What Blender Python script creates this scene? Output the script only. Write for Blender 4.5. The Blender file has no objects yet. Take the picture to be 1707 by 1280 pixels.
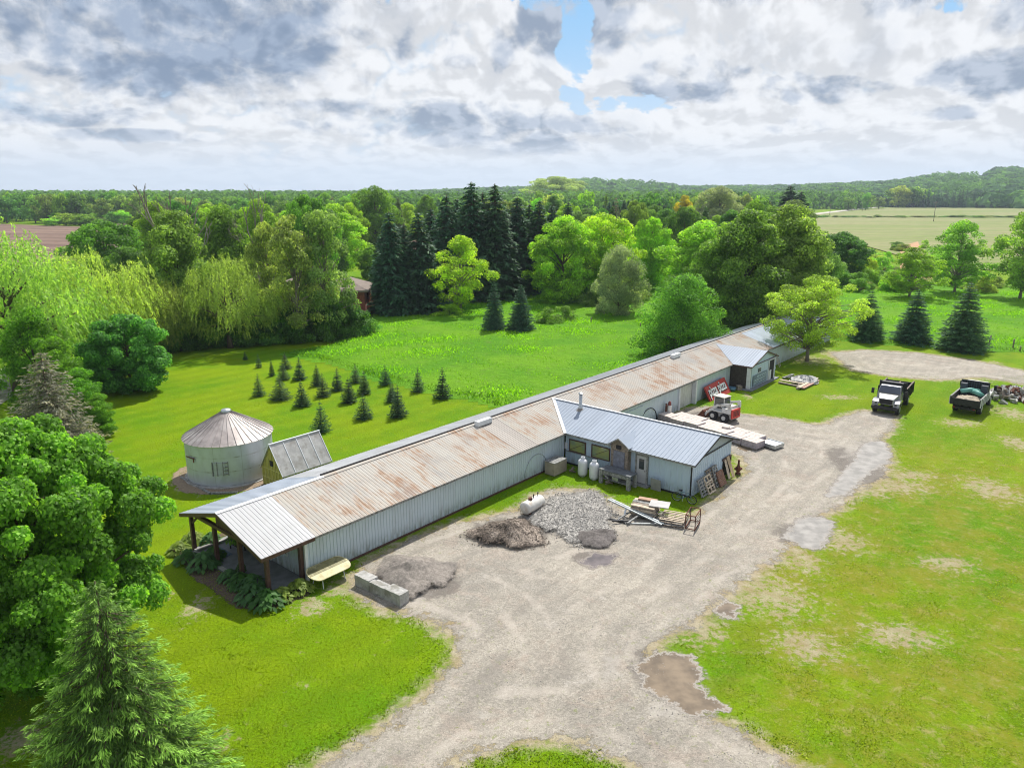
import bpy, bmesh, math, random
import numpy as np
from mathutils import Vector, Matrix
R=math.radians; PI=math.pi
S=bpy.context.scene; COL=S.collection
# ---------------------------------------------------------------- camera, sky, sun
W,Hh,F,HY,CH=1707,1280,1230.,318.,20.
TH=math.atan((640-HY)/F)
cd=bpy.data.cameras.new('camera'); cam=bpy.data.objects.new('camera',cd); COL.objects.link(cam); S.camera=cam
cam.location=(0,0,CH); cam.rotation_euler=(PI/2-TH,0,0)
cd.sensor_width=36; cd.lens=36*F/W; cd.clip_start=.5; cd.clip_end=40000
SUN_AZ,SUN_EL=20.,54.; SKYADD=(.33,.345,.37)
w=bpy.data.worlds.new('World'); S.world=w; w.use_nodes=True; w.cycles.sampling_method='MANUAL'; w.cycles.sample_map_resolution=512
S.view_settings.view_transform='Standard'; S.view_settings.look='None'; S.view_settings.exposure=.54; S.view_settings.gamma=1
S.cycles.max_bounces=7; S.cycles.transparent_max_bounces=16; S.cycles.volume_bounces=0; S.cycles.caustics_reflective=False; S.cycles.caustics_refractive=False
S.cycles.use_adaptive_sampling=True; S.cycles.use_denoising=True; S.cycles.adaptive_threshold=.012; S.cycles.denoising_input_passes='RGB_ALBEDO_NORMAL'; S.cycles.denoising_prefilter='ACCURATE'; S.cycles.filter_width=1.05

class N:                                   # small node-tree writer
    def __init__(s,t): s.t=t; s.n=t.nodes; s.l=t.links
    def set(s,sock,v):
        if v is None: return
        if isinstance(v,bpy.types.NodeSocket): s.l.new(v,sock)
        elif isinstance(v,(tuple,list)) and len(v)==3 and sock.type=='RGBA': sock.default_value=(*v,1)
        else: sock.default_value=v
    def m(s,op,a,b=None,c=None,clamp=False):
        n=s.n.new('ShaderNodeMath'); n.operation=op; n.use_clamp=clamp
        for i,v in enumerate((a,b,c)): s.set(n.inputs[i],v)
        return n.outputs[0]
    def vm(s,op,a,b=None):
        n=s.n.new('ShaderNodeVectorMath'); n.operation=op; s.set(n.inputs[0],a)
        if b is not None:
            if op=='SCALE': s.set(n.inputs['Scale'],b)
            else: s.set(n.inputs[1],b)
        return n.outputs[0]
    def xyz(s,x,y,z):
        n=s.n.new('ShaderNodeCombineXYZ'); [s.set(n.inputs[i],v) for i,v in enumerate((x,y,z))]; return n.outputs[0]
    def sep(s,v):
        n=s.n.new('ShaderNodeSeparateXYZ'); s.set(n.inputs[0],v); return n.outputs
    def noise(s,v,scale,det=4,rough=.55,dist=0,w=None):
        n=s.n.new('ShaderNodeTexNoise'); s.set(n.inputs['Vector'],v); n.inputs['Scale'].default_value=scale
        n.inputs['Detail'].default_value=det; n.inputs['Roughness'].default_value=rough; n.inputs['Distortion'].default_value=dist
        return n.outputs[0]
    def n_col(s,v,scale,det):
        n=s.n.new('ShaderNodeTexNoise'); s.set(n.inputs['Vector'],v); n.inputs['Scale'].default_value=scale; n.inputs['Detail'].default_value=det; return n.outputs['Color']
    def puff(s,v,scale):
        a=s.m('ABSOLUTE',s.m('SUBTRACT',s.noise(v,scale,4,.5),.5)); return s.m('ADD',.28,s.m('MULTIPLY',a,2.6))
    def ramp(s,f,a,b,lo=0.,hi=1.,smooth=True):
        n=s.n.new('ShaderNodeMapRange'); n.interpolation_type='SMOOTHSTEP' if smooth else 'LINEAR'
        for i,v in enumerate((f,a,b,lo,hi)): s.set(n.inputs[i],v)
        return n.outputs[0]
    def mix(s,f,a,b,mode='MIX'):
        n=s.n.new('ShaderNodeMix'); n.data_type='RGBA'; n.blend_type=mode; n.clamp_factor=True
        s.set(n.inputs[0],f); s.set(n.inputs[6],a); s.set(n.inputs[7],b); return n.outputs[2]
    def bump(s,h,st,dist):
        n=s.n.new('ShaderNodeBump'); n.inputs['Strength'].default_value=st; n.inputs['Distance'].default_value=dist; s.set(n.inputs['Height'],h); return n.outputs[0]
    def attr(s,name):
        n=s.n.new('ShaderNodeAttribute'); n.attribute_name=name; return n.outputs['Fac']
    def obj(s): return s.n.new('ShaderNodeTexCoord').outputs['Object']
    def pos(s): return s.n.new('ShaderNodeNewGeometry').outputs['Position']

def sky():
    t=w.node_tree; t.nodes.clear(); k=N(t)
    st=t.nodes.new('ShaderNodeTexSky'); st.sky_type='NISHITA'; st.sun_disc=False
    st.sun_elevation=R(SUN_EL); st.sun_rotation=R(SUN_AZ); st.air_density=1.; st.dust_density=1.5; st.ozone_density=1.5
    d=t.nodes.new('ShaderNodeTexCoord').outputs['Generated']; x,y,z=k.sep(d)
    az=k.m('ARCTAN2',x,y); el=k.m('ARCSINE',k.m('MAXIMUM',z,0.))
    L=k.m('LOGARITHM',k.m('ADD',el,.06),2.718)
    q=k.xyz(k.m('MULTIPLY',az,3.3),k.m('MULTIPLY',L,.88),.35)
    wv=k.vm('SCALE',k.vm('SUBTRACT',k.n_col(q,2.2,2),(.5,.5,.5)),.16); q=k.vm('ADD',q,wv)
    def fld(v):
        a=k.noise(v,1.35,7,.55,.0); b=k.puff(v,3.2); c=k.puff(k.vm('ADD',v,(3.1,1.7,0)),7.5)
        return k.m('ADD',k.m('MULTIPLY',a,.60),k.m('ADD',k.m('MULTIPLY',b,.30),k.m('MULTIPLY',c,.10)))
    n0=fld(q); n1=fld(k.vm('ADD',q,(.03,.06,0)))
    def blob(a0,e0,ra,re,p=1.):      # soft ellipse in azimuth/elevation (degrees)
        dx=k.m('DIVIDE',k.m('SUBTRACT',az,R(a0)),R(ra)); dy=k.m('DIVIDE',k.m('SUBTRACT',el,R(e0)),R(re))
        r=k.m('ADD',k.m('MULTIPLY',dx,dx),k.m('MULTIPLY',dy,dy)); return k.ramp(r,2.8,.0,0,p)
    wob=k.m('ADD',k.m('SUBTRACT',k.noise(q,2.4,8,.62),.5),k.m('MULTIPLY',k.m('SUBTRACT',k.puff(q,5.),.55),.35))
    bigd=k.m('MAXIMUM',blob(-25,11.2,15,4.6),blob(-36,14,15,6.8)); bigd=k.ramp(k.m('ADD',bigd,k.m('MULTIPLY',wob,2.2)),.3,1.)
    gap=k.m('MAXIMUM',k.m('MAXIMUM',blob(4.6,9.2,1.15,3.3),blob(.8,13.4,2.6,1.0)),k.m('MAXIMUM',blob(-9.5,13,2.6,1.),blob(7.5,5.9,3.4,.8,.9)))
    gap=k.m('MAXIMUM',gap,k.m('MAXIMUM',blob(29,11.2,2.4,.7,.8),blob(-21.5,6.2,3,.6,.6)))
    gap=k.ramp(k.m('ADD',gap,k.m('MULTIPLY',wob,3.4)),.5,1.15,0,1); gap=k.m('MULTIPLY',gap,k.ramp(gap,0.,.2))
    cum=blob(-6,9,9,5)
    def pb(x,y,rx,ry,p=1.):
        a=math.degrees(math.atan((x-853.5)/(1271-(318-y)*.26))); e=math.degrees(math.atan((318-y)/1271)); return blob(a,e*.97,rx/22.,ry/22.,p)
    gm=0.
    for q_ in ((700,200,170,26,.9),(860,225,150,26),(960,35,110,55,.8),(790,90,70,40,.5),(1125,140,85,30),(1250,160,60,18,.8),(1335,170,80,16,.9),(1580,160,60,26),(1430,25,110,36,.8),(1690,150,60,22,.9),(560,190,100,14,.8),(110,205,110,18,.7),(250,240,90,10,.7),(1310,222,60,12,.7),(1520,205,60,12,.6),(1160,15,60,25,.7),(1640,80,80,25,.5)):
        gm=k.m('MAXIMUM',gm,pb(*q_))
    gm=k.m('MULTIPLY',k.ramp(k.m('ADD',gm,k.m('MULTIPLY',wob,3.6)),.2,1.),k.ramp(gm,0.,.4))
    dens=k.m('ADD',n0,k.m('ADD',k.m('MULTIPLY',bigd,.25),k.m('SUBTRACT',k.m('MULTIPLY',cum,.06),k.m('MULTIPLY',gap,.30))))
    cov=k.ramp(dens,.29,.45)
    # bases (cloud above this point) read grey-blue, sunlit tops white
    base=k.ramp(k.m('SUBTRACT',n1,n0),-.05,.08)
    thick=k.ramp(dens,.44,.62)
    patch=k.ramp(k.noise(k.vm('ADD',q,(7.3,2.2,0)),1.5,7,.6),.50,.64)
    sh=k.m('MULTIPLY',k.m('ADD',k.m('MULTIPLY',base,.17),k.m('MULTIPLY',patch,.2)),k.m('ADD',.35,k.m('MULTIPLY',thick,.65)),None,True)
    sh=k.m('MAXIMUM',sh,k.m('MULTIPLY',gm,k.m('ADD',.6,k.m('MULTIPLY',base,.25))))
    sh=k.m('MAXIMUM',sh,k.m('MULTIPLY',bigd,k.m('ADD',.84,k.m('MULTIPLY',base,.14))))
    sh=k.m('MULTIPLY',sh,k.ramp(el,R(.8),R(4.)),None,True)
    fine=k.ramp(k.m('SUBTRACT',n0,k.m('MULTIPLY',n1,1.)),-.06,.05,.86,1.06)
    white=k.vm('SCALE',k.mix(sh,(.60,.61,.63),(.175,.24,.35)),fine)
    blue=k.mix(k.ramp(el,R(0),R(14)),(.40,.50,.64),(.15,.37,.62))
    nish=k.vm('SCALE',st.outputs[0],.10)
    blue=k.mix(.2,blue,nish)
    hz=k.ramp(el,R(4.2),R(.2),0,.75)                     # clouds merge into pale air low down
    c=k.mix(cov,blue,white); c=k.mix(hz,c,(.45,.52,.625))
    up=k.mix(k.ramp(el,R(16),R(30)),c,k.vm('ADD',k.vm('SCALE',nish,.5),SKYADD))
    bg=t.nodes.new('ShaderNodeBackground'); k.set(bg.inputs[0],up); bg.inputs[1].default_value=1.
    o=t.nodes.new('ShaderNodeOutputWorld'); t.links.new(bg.outputs[0],o.inputs[0])
sky()
sl=bpy.data.lights.new('sun','SUN'); sl.energy=4.2; sl.angle=R(.6); sl.color=(1,.955,.88)
so=bpy.data.objects.new('sun',sl); COL.objects.link(so)
sd=Vector((math.sin(R(SUN_AZ))*math.cos(R(SUN_EL)),math.cos(R(SUN_AZ))*math.cos(R(SUN_EL)),math.sin(R(SUN_EL))))
so.rotation_euler=sd.to_track_quat('Z','Y').to_euler()

# ---------------------------------------------------------------- helpers: ground points of the survey, frames, meshes
def G(px,py,z=0.):
    c,s=math.cos(TH),math.sin(TH); X,U=px-W/2,640-py
    r=(X,F*c+U*s,-F*s+U*c); t=(z-CH)/r[2]; return Vector((t*r[0],t*r[1],z))
def top_z(px,by,ty):
    g=G(px,by); c,s=math.cos(TH),math.sin(TH); a=(640-ty)/F
    # solve (d*s + (z-CH)*c)/(d*c-(z-CH)*s)=a
    d=g.y; q=d*(a*c-s)/(c+a*s); return CH+q
def wid(px,by,wpx):
    g=G(px,by); return wpx*(g.y*math.cos(TH)+CH*math.sin(TH))/F
BA=R(-40.1); BO=G(513,968)
BM=Matrix.Translation(BO)@Matrix.Rotation(BA,4,'Z')
def B(v,u,z=0.): return BM@Vector((v,u,z))     # barn frame: v outwards to the yard, u along the barn

def tag(o,label=None,cat=None,group=None,kind=None):
    if label: o['label']=label
    if cat: o['category']=cat
    if group: o['group']=group
    if kind: o['kind']=kind
    return o
def empty(name,loc,rz=0,label=None,cat=None,group=None,scale=None):
    o=bpy.data.objects.new(name,None); COL.objects.link(o); o.location=loc; o.rotation_euler=(0,0,rz)
    if scale: o.scale=scale
    o.empty_display_size=.2
    return tag(o,label,cat,group)
def link(name,me,parent=None,mat=None):
    o=bpy.data.objects.new(name,me); COL.objects.link(o)
    if parent: o.parent=parent
    return o
class MB:
    def __init__(s): s.v=[]; s.f=[]; s.m=[]; s.mi=0
    def add(s,vs,fs):
        b=len(s.v); s.v+= [tuple(v) for v in vs]; s.f+=[tuple(b+i for i in f) for f in fs]; s.m+=[s.mi]*len(fs); return s
    def mat(s,i): s.mi=i; return s
    def bx(s,x0,x1,y0,y1,z0,z1,M=None):
        vs=[Vector((x,y,z)) for z in (z0,z1) for x,y in ((x0,y0),(x1,y0),(x1,y1),(x0,y1))]
        if M: vs=[M@v for v in vs]
        return s.add(vs,[(3,2,1,0),(4,5,6,7),(0,1,5,4),(1,2,6,5),(2,3,7,6),(3,0,4,7)])
    def beam(s,a,b,wd,h,up=Vector((0,0,1))):       # rectangular bar from a to b
        a=Vector(a);b=Vector(b);d=(b-a).normalized(); sx=d.cross(up)
        if sx.length<1e-4: sx=d.cross(Vector((1,0,0)))
        sx.normalize(); sz=sx.cross(d); vs=[]
        for p in (a,b):
            for i,j in ((-1,-1),(1,-1),(1,1),(-1,1)): vs.append(p+sx*(i*wd/2)+sz*(j*h/2))
        return s.add(vs,[(0,3,2,1),(4,5,6,7),(0,1,5,4),(1,2,6,5),(2,3,7,6),(3,0,4,7)])
    def tube(s,pts,rad,n=8,cap=True):
        pts=[Vector(p) for p in pts]; rad=rad if hasattr(rad,'__len__') else [rad]*len(pts); vs=[]; fs=[]
        for i,p in enumerate(pts):
            d=(pts[min(i+1,len(pts)-1)]-pts[max(i-1,0)]).normalized()
            a=d.cross(Vector((0,0,1))) if abs(d.z)<.95 else d.cross(Vector((1,0,0)))
            a.normalize(); b=a.cross(d)
            for j in range(n):
                t=2*PI*j/n; vs.append(p+(a*math.cos(t)+b*math.sin(t))*rad[i])
        for i in range(len(pts)-1):
            for j in range(n):
                k=(j+1)%n; fs.append((i*n+j,i*n+k,(i+1)*n+k,(i+1)*n+j))
        if cap: fs.append(tuple(range(n))[::-1]); fs.append(tuple((len(pts)-1)*n+j for j in range(n)))
        return s.add(vs,fs)
    def lathe(s,prof,n=24,c=(0,0,0),M=None):       # profile [(r,z)]
        vs=[];fs=[]
        for r,z in prof:
            for j in range(n):
                t=2*PI*j/n; v=Vector((c[0]+r*math.cos(t),c[1]+r*math.sin(t),c[2]+z)); vs.append(M@v if M else v)
        for i in range(len(prof)-1):
            for j in range(n):
                k=(j+1)%n; fs.append((i*n+j,i*n+k,(i+1)*n+k,(i+1)*n+j))
        return s.add(vs,fs)
    def build(s,name,mats,parent=None,smooth=False,bevel=0):
        me=bpy.data.meshes.new(name); me.from_pydata(s.v,[],s.f)
        for m in (mats if isinstance(mats,(list,tuple)) else [mats]): me.materials.append(m)
        if len(set(s.m))>1: me.polygons.foreach_set('material_index',s.m)
        if smooth: me.polygons.foreach_set('use_smooth',[True]*len(s.f))
        me.update(); o=link(name,me,parent)
        if bevel:
            b=o.modifiers.new('bevel','BEVEL'); b.width=bevel; b.segments=2; b.limit_method='ANGLE'
        if smooth=='auto':
            try: me.shade_auto_smooth
            except Exception: pass
        return o
def fast_mesh(name,V,nq,tint=None,mat=None,tri=False):
    k=3 if tri else 4
    me=bpy.data.meshes.new(name); me.vertices.add(len(V)); me.vertices.foreach_set('co',np.asarray(V,np.float32).ravel())
    me.loops.add(nq*k); me.loops.foreach_set('vertex_index',np.arange(nq*k,dtype=np.int32))
    me.polygons.add(nq); me.polygons.foreach_set('loop_start',np.arange(0,nq*k,k,dtype=np.int32))
    if tint is not None:
        a=me.attributes.new('tint','FLOAT','FACE'); a.data.foreach_set('value',np.asarray(tint,np.float32))
    if mat: me.materials.append(mat)
    me.update(calc_edges=True); return me
def nrm(a): return a/np.maximum(np.linalg.norm(a,axis=-1,keepdims=True),1e-9)

# ---------------------------------------------------------------- materials
MATS={}
def material(name,fn,**kw):
    m=bpy.data.materials.new(name); m.use_nodes=True; t=m.node_tree; t.nodes.clear(); k=N(t)
    out=t.nodes.new('ShaderNodeOutputMaterial'); sh=fn(k,**kw); t.links.new(sh,out.inputs[0]); MATS[name]=m; return m
def princ(k,col,rough=.6,metal=0,bump=None,spec=.4,**kw):
    n=k.n.new('ShaderNodeBsdfPrincipled'); k.set(n.inputs['Base Color'],col); k.set(n.inputs['Roughness'],rough); k.set(n.inputs['Metallic'],metal)
    n.inputs['Specular IOR Level'].default_value=spec
    if bump is not None: k.set(n.inputs['Normal'],bump)
    for a,b in kw.items(): k.set(n.inputs[a],b)
    return n.outputs[0]
def plain(name,col,rough=.6,metal=0,var=.25,scale=6.,spec=.4,bump=0,dirt=None,dscale=2.):
    def fn(k):
        p=k.obj(); n=k.noise(p,scale,5,.6); f=k.ramp(n,.25,.75,1-var,1+var)
        c=k.vm('SCALE',k.mix(0,col,col),f)
        if dirt: c=k.mix(k.ramp(k.noise(p,dscale,6,.65),.48,.66,0,.85),c,dirt)
        return princ(k,c,rough,metal,k.bump(n,.4,bump) if bump else None,spec)
    return material(name,fn)
def foliage(name,trans=.5,rough=.55):
    def fn(k):
        oi=k.n.new('ShaderNodeObjectInfo'); t=k.attr('tint')
        c=k.vm('SCALE',k.vm('SCALE',oi.outputs['Color'],t),1.22)
        warm=k.ramp(t,.9,1.5,0,.35); c=k.mix(warm,c,k.vm('MULTIPLY',c,(1.5,1.15,.7)))
        d=princ(k,c,rough,0,None,.25)
        tr=k.n.new('ShaderNodeBsdfTranslucent'); k.set(tr.inputs[0],k.vm('MULTIPLY',c,(1.5,1.6,.7)))
        m=k.n.new('ShaderNodeMixShader'); m.inputs[0].default_value=trans; k.l.new(d,m.inputs[1]); k.l.new(tr.outputs[0],m.inputs[2]); return m.outputs[0]
    return material(name,fn)
M_leaf=foliage('leaf'); M_needle=foliage('needle',.22,.6)
M_farleaf=foliage('far_leaf',.35,1.); M_bark=plain('bark',(.11,.085,.06),.9,0,.4,3,.2)
M_greybark=plain('grey_bark',(.23,.2,.17),.9,0,.35,3,.2)

def grass_col(k,p,meadow=False):
    a=k.noise(p,.09,4,.6); b=k.noise(p,.8,5,.65); c=k.noise(p,9.,3,.7); f=k.noise(k.vm('MULTIPLY',p,(1,1,1)),28.,2,.7)
    if meadow:
        g=k.mix(k.ramp(a,.35,.65),(.10,.30,.006),(.17,.38,.010))
        g=k.mix(k.ramp(b,.52,.75,0,.7),g,(.15,.27,.04)); g=k.mix(k.ramp(b,.42,.22,0,.7),g,(.035,.12,.006))
    else:
        g=k.mix(k.ramp(a,.38,.62),(.100,.215,.003),(.158,.242,.003))
        g=k.mix(k.ramp(b,.5,.78,0,.6),g,(.215,.29,.012)); g=k.mix(k.ramp(b,.42,.25,0,.5),g,(.075,.2,.004))
    v=k.m('MULTIPLY',k.ramp(c,.25,.75,.74,1.26),k.ramp(f,.2,.8,.66,1.34))
    return k.vm('SCALE',g,v),c,f
def soil_col(k,p):
    b=k.noise(p,1.3,6,.65); c=k.noise(p,14.,3,.7)
    g=k.mix(k.ramp(b,.3,.7),(.30,.225,.135),(.42,.36,.27)); return k.vm('SCALE',g,k.ramp(c,.2,.8,.75,1.2))
def m_lawn(k):
    p=k.pos(); g,c,f=grass_col(k,p); x,y,z=k.sep(p)
    # mowing passes: faint bands along the barn
    s=k.m('SINE',k.m('MULTIPLY',k.m('ADD',k.m('MULTIPLY',x,.766),k.m('MULTIPLY',y,-.643)),2.6)); s=k.m('ADD',s,k.m('MULTIPLY',k.noise(p,.4,2),1.2))
    g=k.vm('SCALE',g,k.ramp(s,-.8,1.6,.94,1.05))
    # the lawn right of the drive is drier, thin and olive
    dry=k.attr('dry'); o=k.noise(p,.35,6,.7)
    g=k.mix(k.m('MULTIPLY',dry,k.ramp(o,.4,.62,0,.85)),g,(.205,.205,.02))
    o2=k.noise(p,1.6,6,.72)
    g=k.mix(k.m('MULTIPLY',dry,k.ramp(o2,.5,.68,0,.75)),g,(.30,.26,.10)); o3=k.noise(p,4.5,6,.8); g=k.mix(k.m('MULTIPLY',dry,k.ramp(o3,.55,.68,0,.6)),g,(.33,.29,.17))
    fl=k.noise(p,5.,5,.75)
    g=k.mix(k.m('MULTIPLY',dry,k.ramp(fl,.5,.68,0,.7)),g,(.085,.15,.006)); fm=k.noise(p,1.1,8,.75,.5); g=k.mix(k.m('MULTIPLY',dry,k.ramp(fm,.5,.66,0,.55)),g,(.12,.19,.008))
    bare=k.attr('bare'); e=k.attr('edge')
    br=k.m('ADD',bare,k.m('MULTIPLY',k.m('SUBTRACT',k.noise(p,2.2,9,.8),.5),5.0))
    br=k.ramp(br,.5,.95,0,.85)
    ed=k.ramp(k.m('ADD',e,k.m('MULTIPLY',k.m('SUBTRACT',k.noise(p,1.3,9,.82),.5),3.6)),-.9,.1)
    g=k.mix(k.m('MULTIPLY',k.m('MAXIMUM',br,ed),.92),g,soil_col(k,p))
    h=k.m('ADD',k.m('MULTIPLY',c,.6),f)
    return princ(k,g,.75,0,k.bump(h,.8,.06),.04)
def m_meadow(k):
    p=k.pos(); g,c,f=grass_col(k,p,True); return princ(k,g,.8,0,k.bump(k.m('ADD',k.m('MULTIPLY',k.noise(p,1.2,5),2.),c),1.,.3),.1)
def gravel_col(k,p):
    a=k.noise(p,.16,5,.65); b=k.noise(p,1.6,6,.7,.6); x,y,z=k.sep(p)
    t=k.noise(k.vm('MULTIPLY',k.xyz(k.m('ADD',k.m('MULTIPLY',x,.80),k.m('MULTIPLY',y,-.6)),k.m('ADD',k.m('MULTIPLY',x,.6),k.m('MULTIPLY',y,.8)),0.),(1.6,.12,1)),1.,5,.65)
    g=k.mix(k.ramp(a,.34,.66),(.25,.23,.195),(.33,.30,.25))
    g=k.mix(k.ramp(b,.5,.75,0,.55),g,(.46,.41,.35)); g=k.mix(k.ramp(b,.45,.2,0,.6),g,(.22,.2,.185))
    g=k.vm('SCALE',g,k.ramp(t,.3,.7,.9,1.09)); b3=k.noise(p,.55,6,.7,1.); g=k.mix(k.ramp(b3,.5,.66,0,.5),g,(.30,.245,.20)); g=k.mix(k.ramp(b3,.42,.3,0,.5),g,(.40,.37,.33))
    v=k.n.new('ShaderNodeTexVoronoi'); k.set(v.inputs['Vector'],p); v.inputs['Scale'].default_value=13; 
    g=k.vm('SCALE',g,k.m('ADD',.82,k.m('MULTIPLY',k.sep(v.outputs['Color'])[0],.36)))
    c=k.noise(p,24.,3,.75); g=k.vm('SCALE',g,k.ramp(c,.2,.8,.72,1.27))
    return g,c,b
def m_gravel(k):
    p=k.pos(); g,c,b=gravel_col(k,p); e=k.attr('edge')
    ew=k.m('ADD',e,k.m('MULTIPLY',k.m('SUBTRACT',k.noise(p,.25,4,.6),.5),1.6)); fr=k.m('ABSOLUTE',k.m('SUBTRACT',k.m('FRACT',k.m('DIVIDE',ew,1.9)),.5))
    tk=k.m('MULTIPLY',k.ramp(fr,.2,.04),k.ramp(k.noise(p,.3,5,.7),.42,.62)); g=k.mix(k.m('MULTIPLY',tk,.5),g,(.44,.395,.34)); tk2=k.m('MULTIPLY',k.ramp(fr,.3,.46),k.ramp(k.noise(k.vm('ADD',p,(40,7,0)),.3,5,.7),.45,.62)); g=k.mix(k.m('MULTIPLY',tk2,.45),g,(.21,.19,.165))
    wd_=k.m('MULTIPLY',k.ramp(k.noise(p,2.6,7,.8),.56,.66),k.ramp(e,4.5,.3)); g=k.mix(k.m('MULTIPLY',wd_,.75),g,(.17,.21,.04))
    n=k.m('MULTIPLY',k.m('SUBTRACT',k.noise(p,.9,9,.8),.5),4.6); a=k.ramp(k.m('ADD',e,n),-.05,.3)
    dk=k.attr('damp'); g=k.mix(k.m('MULTIPLY',k.ramp(k.m('ADD',dk,k.m('MULTIPLY',k.m('SUBTRACT',b,.5),.9)),.4,.62),.7),g,(.115,.10,.088))
    lt=k.attr('pale'); g=k.mix(k.m('MULTIPLY',k.ramp(k.m('ADD',lt,k.m('MULTIPLY',k.m('SUBTRACT',k.noise(p,1.1,8,.75),.5),2.6)),.45,1.),.5),g,(.40,.37,.33))
    s=princ(k,g,.85,0,k.bump(k.m('ADD',c,k.m('MULTIPLY',b,1.5)),.6,.06),.2)
    tr=k.n.new('ShaderNodeBsdfTransparent'); m=k.n.new('ShaderNodeMixShader'); k.l.new(a,m.inputs[0]); k.l.new(tr.outputs[0],m.inputs[1]); k.l.new(s,m.inputs[2]); return m.outputs[0]
M_lawn=material('lawn_grass',m_lawn); M_meadow=material('meadow_grass',m_meadow); M_gravel=material('gravel',m_gravel)
def m_puddle(k,col=(.17,.13,.085),rim=(.33,.30,.26),ro=.08):
    p=k.pos(); e=k.attr('edge'); n=k.m('MULTIPLY',k.m('SUBTRACT',k.noise(p,1.6,8,.78),.5),2.2); d=k.m('ADD',e,n)
    a=k.ramp(d,-.3,.05,0,1); wt=k.ramp(d,.0,.14)
    wat=princ(k,k.vm('SCALE',k.mix(0,col,col),k.ramp(k.noise(p,1.2,4),.3,.7,.7,1.3)),ro,0,k.bump(k.noise(p,9,3),.12,.01),.5)
    mud=princ(k,k.vm('SCALE',k.mix(0,rim,rim),k.ramp(k.noise(p,12,4,.7),.2,.8,.75,1.15)),.8)
    m=k.n.new('ShaderNodeMixShader'); k.l.new(wt,m.inputs[0]); k.l.new(mud,m.inputs[1]); k.l.new(wat,m.inputs[2])
    tr=k.n.new('ShaderNodeBsdfTransparent'); m2=k.n.new('ShaderNodeMixShader'); k.l.new(a,m2.inputs[0]); k.l.new(tr.outputs[0],m2.inputs[1]); k.l.new(m.outputs[0],m2.inputs[2]); return m2.outputs[0]
M_puddle=material('muddy_water',m_puddle); M_puddle2=material('shallow_water',m_puddle,col=(.20,.19,.175),rim=(.29,.265,.235),ro=.65); M_damp=material('damp_gravel_patch',m_puddle,col=(.12,.10,.095),rim=(.25,.22,.19))
def m_field(k,a,b,c,rot=.3,fr=.35):
    p=k.pos(); x,y,z=k.sep(p); u=k.m('ADD',k.m('MULTIPLY',x,math.cos(rot)),k.m('MULTIPLY',y,math.sin(rot)))
    s=k.m('SINE',k.m('ADD',k.m('MULTIPLY',u,fr),k.m('MULTIPLY',k.noise(p,.02,3),6.)))
    n=k.noise(k.vm('MULTIPLY',p,(.5,2.2,1)),.012,6,.62); g=k.mix(k.ramp(n,.38,.62),a,b); g=k.mix(k.ramp(s,-.2,1,0,.45),g,c)
    g=k.vm('SCALE',g,k.ramp(k.noise(p,.15,5,.7),.2,.8,.85,1.15)); return princ(k,g,.9,0,None,.1)
M_plough=material('ploughed_soil',m_field,a=(.15,.10,.078),b=(.21,.145,.11),c=(.10,.066,.052),rot=1.25)
M_crop=material('young_crop',m_field,a=(.225,.235,.10),b=(.16,.215,.055),c=(.26,.22,.14),rot=1.4,fr=.5)
M_far=material('far_grass',m_field,a=(.14,.22,.05),b=(.20,.25,.07),c=(.10,.19,.04))
M_hill=material('hill_wood',m_field,a=(.02,.05,.022),b=(.035,.075,.025),c=(.018,.04,.02),fr=.05)
M_paleroad=plain('pale_gravel_road',(.42,.39,.34),.9,0,.1,.2)
M_orange=plain('bare_orange_soil',(.38,.22,.11),.9,0,.2,.3)

def metal(name,col,rust=0.,dirt=.2,rough=.42,met=.35,lo=(.23,.22,.21),swap=False):
    """sheet metal in the barn's own axes: panel joints, rust streaks down the slope (x), grime"""
    def fn(k):
        p=k.obj(); x,y,z=k.sep(p)
        if swap: p=k.xyz(y,x,z); x,y=y,x
        sheet=k.m('FLOOR',k.m('DIVIDE',y,.92)); wn=k.n.new('ShaderNodeTexWhiteNoise'); wn.noise_dimensions='1D'; k.set(wn.inputs['W'],sheet)
        c=k.vm('SCALE',k.mix(0,col,col),k.m('ADD',.93,k.m('MULTIPLY',wn.outputs[0],.13)))
        st=k.noise(k.vm('MULTIPLY',p,(.35,2.6,.6)),1.,6,.65); gr=k.noise(p,.7,6,.68)
        c=k.mix(k.ramp(gr,.45,.75,0,dirt),c,lo)
        if rust:
            big=k.noise(p,.5,4,.6); fine=k.noise(k.vm('MULTIPLY',p,(.55,5.5,1)),1.,6,.7)
            r=k.m('ADD',k.m('ADD',k.m('MULTIPLY',big,.75),k.m('MULTIPLY',fine,.75)),k.m('MULTIPLY',st,.35))
            r1=k.ramp(r,.93,1.09,0,.9); r0=k.ramp(r,.78,1.0,0,.65)
            c=k.mix(r0,c,(.40,.345,.285)); c=k.mix(r1,c,k.mix(fine,(.22,.115,.065),(.35,.22,.135)))
            r2=k.ramp(r,1.18,1.35); c=k.mix(r2,c,(.14,.065,.04)); c=k.mix(k.ramp(k.noise(k.vm('ADD',p,(9,3,0)),.35,6,.65),.5,.7,0,.5),c,(.27,.26,.25))
        jn=k.m('FRACT',k.m('DIVIDE',y,.92)); c=k.mix(k.ramp(jn,.03,.0,0,.35),c,(.12,.11,.1))
        return princ(k,c,rough,met,k.bump(k.noise(p,1.3,3),.35,.06),.25)
    return material(name,fn)
M_rust=metal('rusty_white_roof',(.39,.37,.335),1.,.4,.8,.0)
M_white=metal('white_roof_sheet',(.47,.47,.475),0,.15,.7,.0)
M_blue=metal('galvanised_roof',(.43,.48,.56),0,.25,.38,.25,(.33,.36,.4))
M_wingroof=metal('annex_roof_sheet',(.27,.315,.38),0,.15,.6,.0,(.36,.39,.43),True)
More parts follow.
